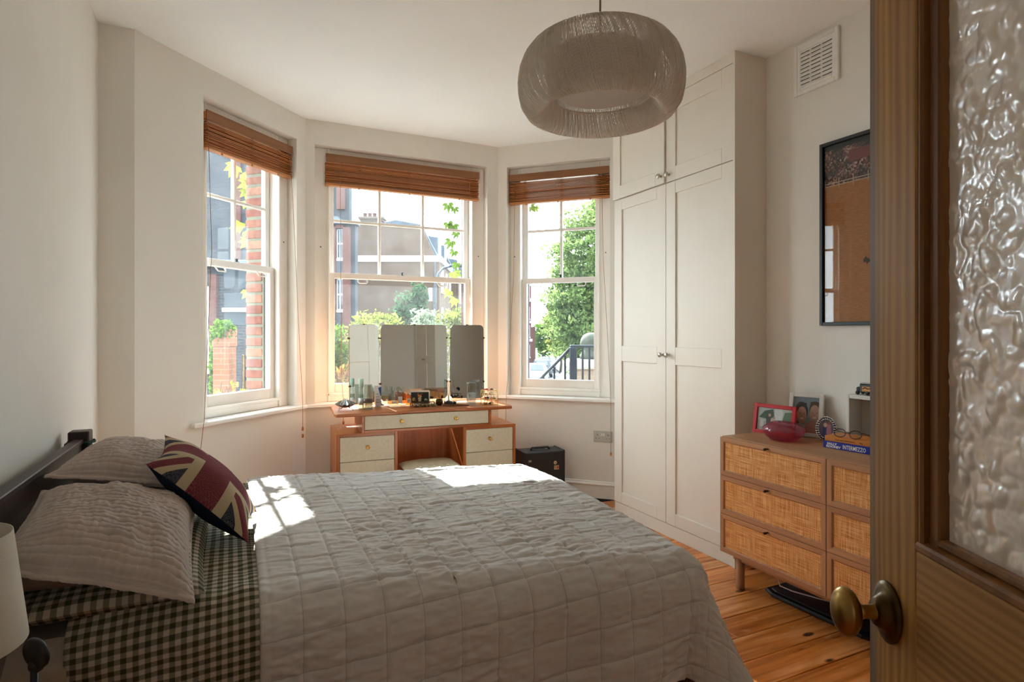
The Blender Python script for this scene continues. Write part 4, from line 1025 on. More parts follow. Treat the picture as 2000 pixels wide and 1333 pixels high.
# ------------------------------------------------------------------ dressing table
TR = -.058                                       # turned a little on the floor
t = thing('dressing_table', 'teak dressing table with cream drawers and a triple mirror in the bay', 'dressing table', (.612, 3.955, 0), TR)
PW, PD_, PZ = 1.262, .44, .64
crm = plain('cream_drawer_cloth', '#cec9b6', .6, var=.05, nscale=70, bump=.12)
for x0, x1, nm in ((0, .40, 'pedestal'), (PW-.40, PW, 'pedestal')):
    b = MB(); b.m = 0
    b.box((x0, 0, .12), (x0+.02, PD_, PZ), .002); b.box((x1-.02, 0, .12), (x1, PD_, PZ), .002); b.m = 1
    b.box((x0+.02, .002, PZ-.022), (x1-.02, PD_, PZ), .001); b.box((x0+.02, .002, .12), (x1-.02, PD_, .14), .001); b.box((x0+.02, PD_-.01, .14), (x1-.02, PD_, PZ-.022))
    p = b.build(nm, [m['teakv'], m['teak']], t)
    for z0, z1 in ((.142, .452), (.455, .616)):
        d_ = MB().box((x0+.022, .003, z0), (x1-.022, .36, z1), .002).build('drawer', crm, t)
        k_ = MB().lathe([(.013, 0), (.013, .003), (.007, .005), (.007, .012), (.010, .015), (.0125, .02), (.011, .024), (.006, .025), (.004, .022), (0, .022)], 20, (0, 0, 0), 'y').build('knob', m['polbrass'], d_)
        k_.rotation_euler = (0, 0, PI); k_.location = ((x0+x1)/2, .003, (z0+z1)/2+.01)
    for y in (.05, PD_-.05):
        for x in (x0+.05, x1-.05): MB().lathe([(.013, 0), (.02, .12)], 12, (x, y, 0)).build('leg', m['teakv'], t)
MB().box((.40, PD_-.012, .2), (PW-.40, PD_, PZ-.002)).build('back_panel', m['teakv'], t)
b = MB(); b.box((.16, -.012, .64), (.178, .36, .753), .002); b.box((PW-.21, -.012, .64), (PW-.192, .36, .753), .002); b.box((.178, -.012, .64), (PW-.21, .36, .657), .002); b.box((.178, .35, .657), (PW-.21, .36, .753)); b.build('centre_case', m['teak'], t)
d_ = MB().box((.18, -.006, .659), (PW-.212, .34, .751), .002).build('centre_drawer', crm, t)
for x in (.18+.245, PW-.212-.245):
    k_ = MB().lathe([(.013, 0), (.013, .003), (.007, .005), (.007, .012), (.010, .015), (.0125, .02), (.011, .024), (.006, .025), (.004, .022), (0, .022)], 20, (0, 0, 0), 'y').build('knob', m['polbrass'], d_); k_.rotation_euler = (0, 0, PI); k_.location = (x, -.006, .707)
def og(x): return .0
pl = [(.0, .44), (-.012, .03), (-.008, .0), (.0, -.02), (.36, -.020), (.40, -.016), (.43, -.002), (.47, .004), (.80, .004), (.84, -.002), (.87, -.016), (.91, -.020), (1.225, -.02), (1.236, .0), (1.238, .03), (1.225, .44)]
MB().prism(pl, .753, .775, ch=.005).build('table_top', m['teak'], t)
# triple mirror, its wings folded forward
def mir(w, h, fl=.0):
    """bevelled pane with rounded shoulders, the foot splayed a little"""
    out = []; r = .035
    for cx, cz, a0, s_ in ((w-r, h-r, 0, 1), (r, h-r, PI/2, -1)): out += [(cx+r*math.cos(a0+PI/2*i/8), cz+r*math.sin(a0+PI/2*i/8)) for i in range(9)]
    out += [(-fl*.5, .05), (-fl*.4, .025), (fl*.4+.015, 0), (w-fl*.4-.015, 0), (w+fl*.4, .025), (w+fl*.5, .05)]
    return out
Y0m = .355; zb = .79
def mirror(name, w, h, loc, rz, lean=-.03):
    M = T(loc[0], loc[1], loc[2], rz, lean)
    o = MB(M); o.prism(mir(w, h, .008), .0, .004, 'y', .0015); o = o.build(name, m['mirror'], t)
    MB(M).prism([(p[0]*.985+w*.0075, p[1]*.985+h*.0075) for p in mir(w, h, .008)], .0045, .012, 'y').build('backing', m['oakv'], o)
    for x in (0, w):
        for zz in (.13*1.0, h-.1):
            MB(M).lathe([(0, -.003), (.006, -.0025), (.007, .0), (.007, .012), (0, .012)], 10, (x, 0, zz), 'y').build('clip', m['darkbrass'], o)
    MB(M).box((w/2-.007, -.003, h-.004), (w/2+.007, .012, h+.004), .001).build('clip', m['darkbrass'], o)
    return o
hx0, hx1 = .985, 1.51                            # room x of the hinges
def loc_t(x, y):                                 # room -> table coordinates
    dx, dy = x-.612, y-3.955; c, s_ = math.cos(-TR), math.sin(-TR); return (dx*c-dy*s_, dx*s_+dy*c)
a = loc_t(.982, 4.305)
mirror('centre_mirror', .512, .565, (a[0], a[1], zb+.012), -TR)
WA = math.radians(26)
a = loc_t(.978-.262*math.cos(WA), 4.300-.262*math.sin(WA)); mirror('wing_mirror', .258, .565, (a[0], a[1], zb+.012), -TR+WA)
a = loc_t(1.508, 4.285); mirror('wing_mirror', .258, .565, (a[0], a[1], zb+.012), -TR-WA)
for x, y in ((.98, 4.312), (1.504, 4.305)):
    a = loc_t(x, y); MB(T(a[0], a[1], 0)).lathe([(.03, .775), (.03, .780), (.014, .79), (.006, .81), (.0035, .85), (.0035, 1.2), (0, 1.2)], 14).build('mirror_post', m['nickel'], t)

# stool with a buttoned cushion in the kneehole
t = thing('stool', 'low stool with a buttoned cream cushion in the kneehole of the dressing table', 'stool', (1.205, 3.80, 0), TR)
b = MB(); b.box((-.17, -.16, .33), (.17, .16, .36), .004); b.build('seat', m['teak'], t)
for x in (-.14, .14):
    for y in (-.13, .13): MB().lathe([(.012, 0), (.018, .33)], 12, (x, y, 0)).build('leg', m['teakv'], t)
def cu(u, v, s_):
    a, c = 2*u-1, 2*v-1; th = .036*(1-abs(a)**4)**.5*(1-abs(c)**4)**.5
    for bx in (-.5, .0, .5):
        for by in (-.45, .45): th -= .014*math.exp(-(((a-bx)/.12)**2+((c-by)/.12)**2))*(1 if s_ > 0 else 0)
    return (a*.185, c*.175, .405+s_*th+fbm(u*4, v*4, 3, 2)*.003)
crs = fabric('cream_ticking', '#a89a80', '#b8ab92', 500)
b = MB(); b.grid(lambda u, v: cu(u, v, 1), 40, 40); b.grid(lambda u, v: cu(u, v, -1), 16, 16, flip=True); cs_ = b.build('cushion', crs, t, recalc=False)
MB().tube([(.185*x, .175*y, .405) for x, y in [(-1, -1), (1, -1), (1, 1), (-1, 1)]], .005, 6, closed=True).build('piping', crs, cs_)
for bx in (-.5, 0, .5):
    for by in (-.45, .45): MB().sphere((bx*.185, by*.175, .428), .009, 10, 6, (1, 1, .6)).build('button', m['white'], cs_)

# hard black case with a handle and stickers
t = thing('hard_case', 'black hard case with stickers on the floor between the dressing table and the bay wall', 'case', (1.965, 3.93, 0), -.10)
b = MB(); b.box((0, 0, .01), (.335, .19, .405), .006); b.build('body', m['blackleather'], t)
b = MB(); 
for x in (-.001, .324): MB().box((x, -.002, .005), (x+.012, .192, .41), .003).build('edge_binding', m['black'], t)
b = MB(); b.tube([(.09, .095, .406), (.10, .095, .422), (.235, .095, .422), (.245, .095, .406)], .008, 8); b.build('handle', m['blackleather'], t)
for x in (.10, .205): MB().box((x, .084, .406), (x+.022, .106, .416), .002).build('handle_clip', m['steel'], t)
st = plain('sticker_buff', '#b99a76', .6, var=.2, nscale=60)
MB().box((.245, -.0012, .265), (.285, .001, .297)).build('sticker', st, t)
b = MB(); b.lathe([(0, -.0012), (.013, -.0012), (.013, .001), (0, .001)], 16, (.255, 0, .318), 'y'); b.build('sticker', plain('sticker_pale', '#cbb89b', .6, var=.3, nscale=80), t)
MB().lathe([(0, -.0016), (.006, -.0016), (.006, 0), (0, 0)], 12, (.255, 0, .318), 'y').build('sticker_centre', m['oak'], t)
MB().box((.268, -.002, .273), (.281, 0, .288)).build('sticker_picture', m['redframe'], t)
MB().box((.035, -.004, .335), (.06, .002, .35), .001).build('catch', m['steel'], t)

# double socket on the right bay wall
p = MR @ Vector((.885, 0, .486))
t = thing('double_socket', 'brushed steel double socket on the wall left of the wardrobe', 'socket', p, math.atan2(MR[1][0], MR[0][0]))
MB().box((-.073, -.006, -.043), (.073, 0, .043), .0015).build('plate', m['steel'], t)
for x in (-.014, .002): MB().box((x, -.009, .006), (x+.012, -.005, .026), .001).build('rocker', m['white'], t)
for sx in (-.042, .042):
    b = MB(); b.box((sx-.003, -.0066, .008), (sx+.003, -.0055, .019)); b.box((sx-.017, -.0066, -.016), (sx-.009, -.0055, -.011)); b.box((sx+.009, -.0066, -.016), (sx+.017, -.0055, -.011)); b.build('pin_holes', m['black'], t)

# black tray with a white lead under the chest
t = thing('plastic_tray', 'flat black plastic tray with a white lead, under the chest of drawers', 'tray', (2.41, 1.57, 0), .03)
b = MB(); b.prism([(.03, .0), (.27, 0), (.27, .56), (.03, .56), (0, .50), (0, .05)], .003, .022, ch=.006); b.build('base', m['black'], t)
b = MB(); b.prism([(.04, .03), (.25, .03), (.25, .53), (.04, .53), (.02, .49), (.02, .07)], .022, .03, ch=.004); b.build('lid', plain('black_lid', '#17191c', .3, var=.2, nscale=20), t)
pts = [(.14, .545, .125), (.10, .54, .07), (.075, .51, .04), (.085, .45, .035), (.12, .36, .034), (.16, .26, .034), (.2, .18, .034)]
MB().tube(pts, .0032, 7).build('lead', m['white'], t)

# ------------------------------------------------------------------ things on the dressing table
TT = .7755
# silver shell box
t = thing('shell_box', 'silver clam-shell box on scrolled feet at the left end of the dressing table', 'box', (.70, 4.135, TT), TR)
def shell(z0, sgn, hh):
    b = MB(); n = 84; rows = 8; vs = []; fs = []
    for j in range(rows+1):
        f = j/rows
        for i in range(n):
            a = 2*PI*i/n; rib = 1+.10*math.cos(14*a)*f
            vs.append((.066*f*rib*math.cos(a), .055*f*rib*math.sin(a), z0+sgn*hh*(1-f**1.7)+.004*math.cos(14*a)*f))
    for j in range(rows):
        for i in range(n): fs.append((j*n+i, j*n+(i+1) % n, (j+1)*n+(i+1) % n, (j+1)*n+i))
    return b.add(vs, fs, True)
shell(.04, 1, .032).build('lid', m['silver'], t); shell(.038, -1, .022).build('bowl', m['silver'], t)
MB().tube([(-.012, 0, .071), (-.008, 0, .08), (.0, 0, .074), (.008, 0, .08), (.012, 0, .071)], .0022, 6).build('finial', m['silver'], t)
for a in (-2.4, -.9, .7, 2.2):
    c, s_ = math.cos(a), math.sin(a)
    MB().tube([(.03*c, .03*s_, .022), (.042*c, .042*s_, .012), (.05*c, .05*s_, .018), (.06*c, .06*s_, .01), (.072*c, .072*s_, .003)], .0022, 6).build('foot', m['silver'], t)
def bottle(label, loc, parts, cat='bottle', rz=0, name='bottle'):
    t = thing(name, label, cat, loc, rz)
    for nm, mt, mb in parts: mb.build(nm, mt, t)
    return t
lab = plain('pale_label', '#d6d8d6', .5)
def L_(p, n=24): return MB().lathe(p, n)
bottle('tall clear bottle with a pale green cap, left group of toiletries', (.812, 4.165, TT), [('body', m['thinclear'], L_([(0, .002), (.016, 0), (.0185, .004), (.0185, .135), (.014, .145), (.014, .15)])), ('liquid', m['thinliq'], L_([(0, .004), (.0165, .004), (.0165, .10), (0, .10)])), ('cap', m['green'], L_([(.0165, .15), (.0165, .205), (.015, .21), (0, .21)])), ('label', lab, L_([(.0188, .03), (.0188, .075)], 24))])
bottle('squat cream jar with a dark brown lid, front of the toiletries', (.848, 4.115, TT), [('jar', m['thinjar'], L_([(0, 0), (.034, 0), (.037, .006), (.037, .03), (.031, .042), (.031, .045)])), ('lid', plain('dark_brown_lid', '#4b3a2e', .3), L_([(.0335, .045), (.0345, .047), (.0345, .07), (.032, .072), (0, .072)]))], 'jar', name='jar')
bottle('tall clear tumbler behind the dark-lidded jar', (.866, 4.19, TT), [('body', m['thinclear'], L_([(0, .003), (.022, 0), (.026, .004), (.027, .165), (.0255, .165), (.0245, .008), (0, .008)]))], 'glass', name='tumbler')
t = thing('lotion_tube', 'white lotion tube with a blue flash, beside the left wing mirror', 'tube', (.944, 4.235, TT), .1)
b = MB(); b.add([(-.02, -.012, 0), (.02, -.012, 0), (.02, .012, 0), (-.02, .012, 0), (-.026, -.002, .15), (.026, -.002, .15), (.026, .002, .15), (-.026, .002, .15)], [(0, 1, 2, 3), (4, 7, 6, 5), (0, 4, 5, 1), (1, 5, 6, 2), (2, 6, 7, 3), (3, 7, 4, 0)]); b.build('tube', m['white'], t)
b = MB(); b.add([(.0, -.0062, .135), (.024, -.0042, .142), (.0225, -.0082, .08), (.017, -.0086, .075)], [(0, 1, 2, 3)]); b.build('blue_flash', plain('blue_print', '#2b4f94', .4), t)
b = MB()
for i in range(4): b.box((-.019, -.0125+.0008*i, .03+.02*i), (.012-.003*i, -.0105+.0006*i, .034+.02*i))
b.build('printed_lines', m['steel'], t)
bottle('large round-shouldered clear scent bottle with a glass stopper', (1.045, 4.20, TT+.012), [('body', m['thinclear'], MB().lathe([(0, .002), (.036, 0), (.04, .005), (.04, .062), (.03, .078), (.012, .086), (.012, .092)], 32)), ('scent', m['palescent'], L_([(0, .006), (.037, .006), (.037, .05), (0, .05)])), ('stopper', m['thinclear'], L_([(.011, .092), (.0135, .096), (.0135, .125), (.012, .128), (0, .128)])), ('label', lab, MB().box((-.018, -.0408, .012), (.018, -.0400, .03)))], name='scent_bottle')
bottle('slim square clear scent bottle with a printed label', (1.088, 4.175, TT+.012), [('body', m['thinclear'], MB().box((-.02, -.016, 0), (.02, .016, .088), .004)), ('cap', m['thinclear'], L_([(.0, .088), (.012, .088), (.013, .092), (.013, .116), (0, .118)])), ('label', lab, MB().box((-.015, -.0168, .012), (.015, -.0161, .06)))], name='scent_bottle')
bottle('amber scent bottle with a round clear stopper, back one', (1.13, 4.235, TT+.012), [('body', m['amber'], MB().box((-.018, -.015, 0), (.018, .015, .075), .003)), ('stopper', m['thinclear'], MB().sphere((0, 0, .1), .018, 16, 10)), ('collar', m['nickel'], L_([(.008, .075), (.008, .085), (0, .085)]))], name='scent_bottle')
bottle('amber scent bottle with a pale square label, front one', (1.148, 4.165, TT+.012), [('body', m['amber'], MB().box((-.021, -.016, 0), (.021, .016, .07), .003)), ('stopper', m['thinclear'], MB().sphere((0, 0, .092), .017, 16, 10)), ('collar', m['nickel'], L_([(.008, .07), (.008, .078), (0, .078)])), ('label', plain('cream_label', '#dcc9a6', .5), MB().box((-.015, -.0168, .012), (.015, -.0161, .046))), ('emblem', m['black'], MB().lathe([(0, -.0172), (.004, -.0172), (.004, -.0165), (0, -.0165)], 10, (0, 0, .03), 'y'))], name='scent_bottle')
b = MB(); b.box((-.075, -.045, 0), (.075, .06, .006), .002); b.frame(-.075, .075, 0, .0, .0, 0, 0) if False else None
o = tag(b.build('glass_tray', m['thinclear']), 'clear glass tray under the scent bottles', 'tray'); o.location = (1.09, 4.195, TT); o.rotation_euler = (0, 0, TR)
# postcard with a small dark still life, propped up
t = thing('postcard', 'white-edged postcard of flowers and fruit on black, in front of the centre mirror', 'postcard', (1.245, 4.20, TT+.002), rot=(-.2, 0, -.35+.1))
MB().box((-.073, 0, 0), (.073, .0012, .105)).build('card', m['paper'], t)
photo(t, [('#3a2418', [(0, 0), (1, 0), (1, .14), (0, .18)]), ('#b39a58', el(.16, .38, .085, .14)), ('#c9b06a', el(.13, .30, .06, .11)), ('#8d6a2e', el(.22, .28, .05, .10)), ('#c7b48a', [(.42, .14), (.56, .14), (.59, .45), (.53, .55), (.44, .55), (.39, .45)]), ('#b5432a', el(.52, .70, .07, .10)), ('#cf8a34', el(.44, .66, .06, .09)), ('#dcb45a', el(.55, .60, .05, .08)), ('#c2502e', el(.40, .78, .04, .06)), ('#a86030', el(.6, .8, .04, .06)), ('#5c6a34', [(.36, .85), (.44, .95), (.42, .72)]), ('#5c6a34', [(.66, .92), (.6, .72), (.56, .75)]), ('#b8b4a8', el(.80, .30, .06, .09)), ('#98968e', el(.9, .28, .05, .08)), ('#d2cdbd', el(.84, .36, .04, .05))], -.065, .065, .012, .092, -.0004, '#15110f')
# little brass-framed glass boxes
for i, (x, y, w, hh, lb) in enumerate(((1.185, 4.085, .045, .03, 'left small brass-edged glass box in front of the postcard'), (1.243, 4.075, .05, .024, 'middle small brass-edged glass box in front of the postcard'), (1.303, 4.09, .045, .028, 'right small brass-edged glass box in front of the postcard, with green inside'))):
    t = thing('glass_box', lb, 'box', (x, y, TT), TR, 'glass boxes on the dressing table')
    MB().box((-w/2, -.022, .001), (w/2, .022, hh)).build('glazing', m['thinclear'], t)
    b = MB()
    for sx in (-w/2, w/2):
        for sy in (-.022, .022): b.cyl((sx, sy, 0), (sx, sy, hh), .0014, n=5)
    for z in (.001, hh):
        b.tube([(-w/2, -.022, z), (w/2, -.022, z), (w/2, .022, z), (-w/2, .022, z)], .0014, 5, closed=True)
    b.build('edging', m['darkbrass'], t)
    MB().sphere((0, 0, .0095), .012, 10, 6, (1.1, .9, .7)).build('trinket', [m['silver'], m['darkbrass'], m['greenstone']][i], t)
t = thing('wire_stand', 'low dark zigzag wire stand behind the glass boxes', 'stand', (1.25, 4.135, TT), TR)
b = MB(); b.tube([(-.075+.025*i, 0, .003+(.024 if i % 2 else 0)) for i in range(7)], .0018, 5); b.tube([(-.08, 0, .029), (.08, 0, .029)], .0018, 5); b.tube([(-.08, 0, 0.002), (-.08, 0, .029)], .0018, 5); b.tube([(.08, 0, 0.002), (.08, 0, .029)], .0018, 5); b.build('wire', m['darkbrass'], t)
t = thing('trinket_pot', 'small round bronze pot with brass leaf sprigs, right of the postcard', 'pot', (1.368, 4.12, TT))
L_([(0, 0), (.016, 0), (.026, .012), (.027, .03), (.022, .045), (.019, .047), (.02, .04), (0, .02)], 28).build('pot', m['darkbrass'], t)
for x, h_, c_ in ((-.012, .085, m['polbrass']), (-.004, .088, m['polbrass']), (.012, .075, m['darkbrass']), (.02, .07, m['darkbrass'])):
    b = MB(); b.tube([(x*.4, 0, .02), (x*.9, 0, h_*.6)], .0012, 5)
    s_ = 1 if x > -.008 else -1
    b.prism([(x*.9, h_*.6), (x*.9+s_*.012, h_*.8), (x*.9+s_*.010, h_+.004), (x*.9+s_*.001, h_*.85)], -.0008, .0008, 'y'); b.build('sprig', c_, t)
t = thing('hairbrush', 'dark-bristled wooden hairbrush lying on the dressing table', 'hairbrush', (1.425, 4.045, TT), -.5)
b = MB(); b.prism([(-.055, -.018), (-.03, -.03), (.02, -.03), (.05, -.014), (.13, -.009), (.14, 0), (.13, .009), (.05, .014), (.02, .03), (-.03, .03), (-.055, .018)], .002, .014, ch=.004); b.build('handle', wood('brush_wood', '#6d4126', '#8d5a36', 'U', .4, 8), t)
b = MB()
for i in range(190):
    x, y = random.uniform(-.045, .04), random.uniform(-.024, .024)
    if (x/.05)**2+(y/.027)**2 < 1: b.cyl((x, y, .013), (x*1.12+random.uniform(-.003, .003), y*1.2+random.uniform(-.003, .003), .036+random.uniform(-.003, .002)), .0009, .0005, 4)
b.sphere((-.004, 0, .014), .046, 16, 6, (1, .58, .2)); b.build('bristles', m['bristle'], t, kind='stuff')
t = thing('clear_canister', 'tall square clear glass canister in front of the right wing mirror', 'canister', (1.592, 4.055, TT), TR)
MB().box((-.029, -.029, 0), (.029, .029, .152), .003).build('body', m['thinclear'], t); MB().box((-.027, -.027, .003), (.027, .027, .088), .003).build('contents', m['milky'], t); MB().box((-.028, -.028, .1525), (.028, .028, .163), .002).build('lid', plain('grey_lid', '#77787a', .3), t)
t = thing('jewellery_stand', 'three-tier brass and glass jewellery stand at the right end of the dressing table', 'organiser', (1.722, 4.02, TT), TR)
b = MB()
for sx in (-.052, .0, .052):
    for sy in (-.04, .04): b.cyl((sx, sy, 0), (sx, sy, .105), .0022, n=6)
for z in (.003, .04, .073, .104): b.tube([(-.052, -.04, z), (.052, -.04, z), (.052, .04, z), (-.052, .04, z)], .002, 5, closed=True)
b.build('wire_frame', m['polbrass'], t)
for z in (.004, .04, .073): MB().box((-.05, -.038, z), (.05, .038, z+.002)).build('shelf', m['thinclear'], t)
jc = [m['polbrass'], m['darkbrass'], m['silver'], m['redframe'], m['paper'], m['blackleather']]
for z, n_ in ((.006, 7), (.042, 4), (.075, 4), (.106, 3)):
    for i in range(n_):
        x, y = random.uniform(-.04, .04), random.uniform(-.028, .028)
        if i % 2: MB().tube([(x+.011*math.cos(q), y+.011*math.sin(q), z+.004) for q in [2*PI*w/14 for w in range(14)]], .003, 5, closed=True).build('bangle', jc[(i*5+int(z*100)) % 6], t)
        else: MB().sphere((x, y, z+.006), .011, 10, 6, (1.2, .9, .55)).build('trinket', jc[(i+int(z*90)) % 6], t)
t = thing('earring_stand', 'tiny brass T-shaped earring stand beside the clear canister', 'stand', (1.495, 4.11, TT))
b = MB(); b.cyl((0, 0, 0), (0, 0, .05), .0015, n=6); b.tube([(-.022, 0, .048), (0, 0, .051), (.022, 0, .056)], .0015, 6); b.lathe([(.012, 0), (.012, .003), (0, .004)], 14); b.build('stand', m['polbrass'], t)

# ------------------------------------------------------------------ outdoors: the street beyond the bay
GZ = -2.5                                       # street level
SR = -math.radians(27.2)                        # the street runs off to the right of the room's axis
def E(x, z, h=0.0):
    """street frame (x across, z along the street) -> room coordinates"""
    c, s_ = math.cos(TH), math.sin(TH); return (x*c+z*s_, z*c-x*s_, h)
GRD = struct('street')
b = MB(); b.prism([(-60, -40), (60, -40), (60, 160), (-60, 160)], GZ-.3, GZ); o = b.build('road', m['asphalt'], GRD); GRD.rotation_euler = (0, 0, -TH)
b = MB(); b.box((-3.6, 20, GZ), (-1.2, 150, GZ+.12), .02); b.build('pavement', m['paving'], GRD)
b = MB(); b.box((4.6, 12, GZ), (7.5, 150, GZ+.12), .02); b.build('pavement', m['paving'], GRD)
# unseen slab added above the bay to block sun on its right-hand side
o = struct('sun_blocker'); MB().prism([(1.47, 4.87), (3.5, 4.87), (3.5, 8.2), (2.02, 8.2), (2.02, 6.85), (1.47, 6.85)], 3.34, 3.48, ch=.01).build('slab', m['stone'], o)

FRESH = {}
def leaves(clumps, size, mt, name, parent, seed=1, elong=1.0):
    """joined foliage: small folded leaves scattered through clumps (centre, radii, count)"""
    rg = np.random.default_rng(seed); V = []; 
    for c, r, n in clumps:
        d = rg.normal(size=(n, 3)); d /= np.linalg.norm(d, axis=1)[:, None]
        rad = rg.uniform(.45, 1.0, size=(n, 1))**.6
        lump = 1+.22*np.sin(d[:, :1]*7+seed)*np.cos(d[:, 1:2]*6+2*seed)+.15*np.sin(d[:, 2:]*11)
        p = np.array(c)+d*rad*lump*np.array(r)
        a = rg.normal(size=(n, 3)); a /= np.linalg.norm(a, axis=1)[:, None]
        q = np.cross(a, rg.normal(size=(n, 3))); q /= np.linalg.norm(q, axis=1)[:, None]
        s_ = size*rg.uniform(.6, 1.3, size=(n, 1))
        V.append(np.stack([p-a*s_*elong, p+q*s_*.5, p+a*s_*elong, p-q*s_*.5], 1).reshape(-1, 3))
    V = np.concatenate(V); n = len(V)//4
    me = bpy.data.meshes.new(name); me.vertices.add(len(V)); me.vertices.foreach_set('co', V.ravel())
    me.loops.add(len(V)); me.loops.foreach_set('vertex_index', np.arange(len(V))); me.polygons.add(n)
    me.polygons.foreach_set('loop_start', np.arange(n)*4); me.polygons.foreach_set('loop_total', np.full(n, 4)); me.update(); me.validate()
    me.materials.append(mt); o = bpy.data.objects.new(name, me); COL.objects.link(o); o.parent = parent; o['kind'] = 'stuff'; return o
def branchy(b, p, d, L, r, depth, rg):
    q = p+d*L; b.tube([p, p.lerp(q, .5)+Vector((rg.uniform(-.05, .05), rg.uniform(-.05, .05), 0))*L, q], [r, r*.85, r*.65], 6)
    if depth:
        for i in range(3):
            nd = (d+Vector((rg.uniform(-.8, .8), rg.uniform(-.8, .8), rg.uniform(-.1, .5)))).normalized(); branchy(b, q, nd, L*.68, r*.6, depth-1, rg)
bark = plain('bark', '#3a3129', .9, var=.3, nscale=9)

def sash(parent, x0, x1, z0, z1, y, dp=.12, bars=2, side=None):
    """far sash window in the wall plane y (local): white frame with dark glazing"""
    f = MB(); w = (x1-x0); fr = min(.09, w*.14)
    def bx(a, e): f.box(a, e) 
    P = (lambda x, yy, z: (x, yy, z)) if side is None else (lambda x, yy, z: (yy*-1+2*0, x, z))
    def add(xa, xb, za, zb_, ya, yb):
        if side is None: f.box((xa, ya, za), (xb, yb, zb_))
        else: f.box((side-ya+y, xa, za), (side-yb+y, xb, zb_))
    add(x0, x0+fr, z0, z1, y-.05, y+.03); add(x1-fr, x1, z0, z1, y-.05, y+.03); add(x0, x1, z0, z0+fr, y-.05, y+.03); add(x0, x1, z1-fr, z1, y-.05, y+.03)
    zm = (z0+z1)/2; add(x0, x1, zm-.04, zm+.04, y-.06, y+.03)
    for i in range(1, bars): xx = x0+w*i/bars; add(xx-.018, xx+.018, z0, z1, y-.04, y+.03)
    add(x0-.08, x1+.08, z0-.12, z0, y-.12, y+.03)
    o = f.build('window', m['render'], parent)
    g_ = MB()
    if side is None: g_.box((x0+.02, y-.012, z0+.02), (x1-.02, y+.01, z1-.02))
    else: g_.box((side+.012, x0+.02, z0+.02), (side-.01, x1-.02, z1-.02))
    g_.build('pane', m['farglass'], o); return o

# near mansion block, its flank of grey stock brick with red dressings
t = thing('mansion_block', 'tall grey and red brick mansion block across the street, left of the buff gable', 'building', E(0, 29), -TH)
b = MB(); b.box((-20, 0, GZ), (-8.02, .5, 16)); b.box((-8.02, 0, GZ), (-7.72, .5, 6.62)); b.build('wall', m['greybrick'], t)
for x0, x1, pr in ((-13.75, -13.32, .12), (-8.78, -8.60, .35), (-8.24, -7.92, .35)): MB().box((x0, -pr, GZ), (x1, .01, 15.8 if x0 < -9 else 6.5)).build('brick_pier', m['redbrick'], t)
MB().box((-8.6, -.3, 6.45), (-8.24, .01, 6.62)).build('brick_arch', m['redbrick'], t)
for z0, z1 in ((GZ, 2.3), (4.05, 4.85)): MB().box((-8.6, -.28, z0), (-8.24, .01, z1)).build('apron', m['greybrick'], t)
MB().box((-8.6, -.2, 7.4), (-8.2, .01, 12)).build('brick_pier', m['redbrick'], t)
MB().box((-8.9, -.5, 6.62), (-7.55, .3, 6.78), .03).build('cornice', m['slate'], t)
for z0, z1 in ((4.98, 6.44), (2.46, 3.98), (-.4, 1.3)): sash(t, -8.60, -8.26, z0, z1, -.05)
MB().cyl((-8.86, -.1, GZ), (-8.86, -.1, 12), .06, n=8).build('downpipe', m['lead'], t)
MB().prism([(-8.85, 7.0), (-8.5, 7.0), (-8.02, 6.7), (-8.02, 6.62), (-8.85, 6.62)], -.45, .0, 'y').build('bay_roof', m['slate'], t)

# buff brick terrace: blank gable towards us, mansards receding along the street
t = thing('brick_terrace', 'long buff brick terrace with a blank gable end and grey mansard roofs receding', 'building', E(0, 38), -TH)
b = MB(); b.prism([(-18, GZ), (-4.69, GZ), (-4.69, 6.25), (-5.05, 6.4), (-5.75, 8.05), (-5.9, 8.3), (-18, 8.45)], 0, .35, 'y'); b.build('gable_wall', m['buff'], t)
MB().box((-18, -.06, 5.93), (-4.60, .02, 6.33), .01).build('fascia', m['render'], t)
MB().box((-13.05, -.02, GZ), (-12.99, .0, 5.9)).build('joint', m['lead'], t)
MB().lathe([(0, -.05), (.13, -.05), (.13, 0), (0, 0)], 16, (-10.6, 0, 3.25), 'y').build('round_vent', m['render'], t)
MB().lathe([(0, -.06), (.07, -.06), (.07, 0), (0, 0)], 12, (-10.6, 0, 3.25), 'y').build('vent_hole', m['lead'], t)
for x in (-4.95,): MB().cyl((x, -.12, GZ), (x, -.12, 5.9), .055, n=8).build('downpipe', m['lead'], t)
off = 0.0
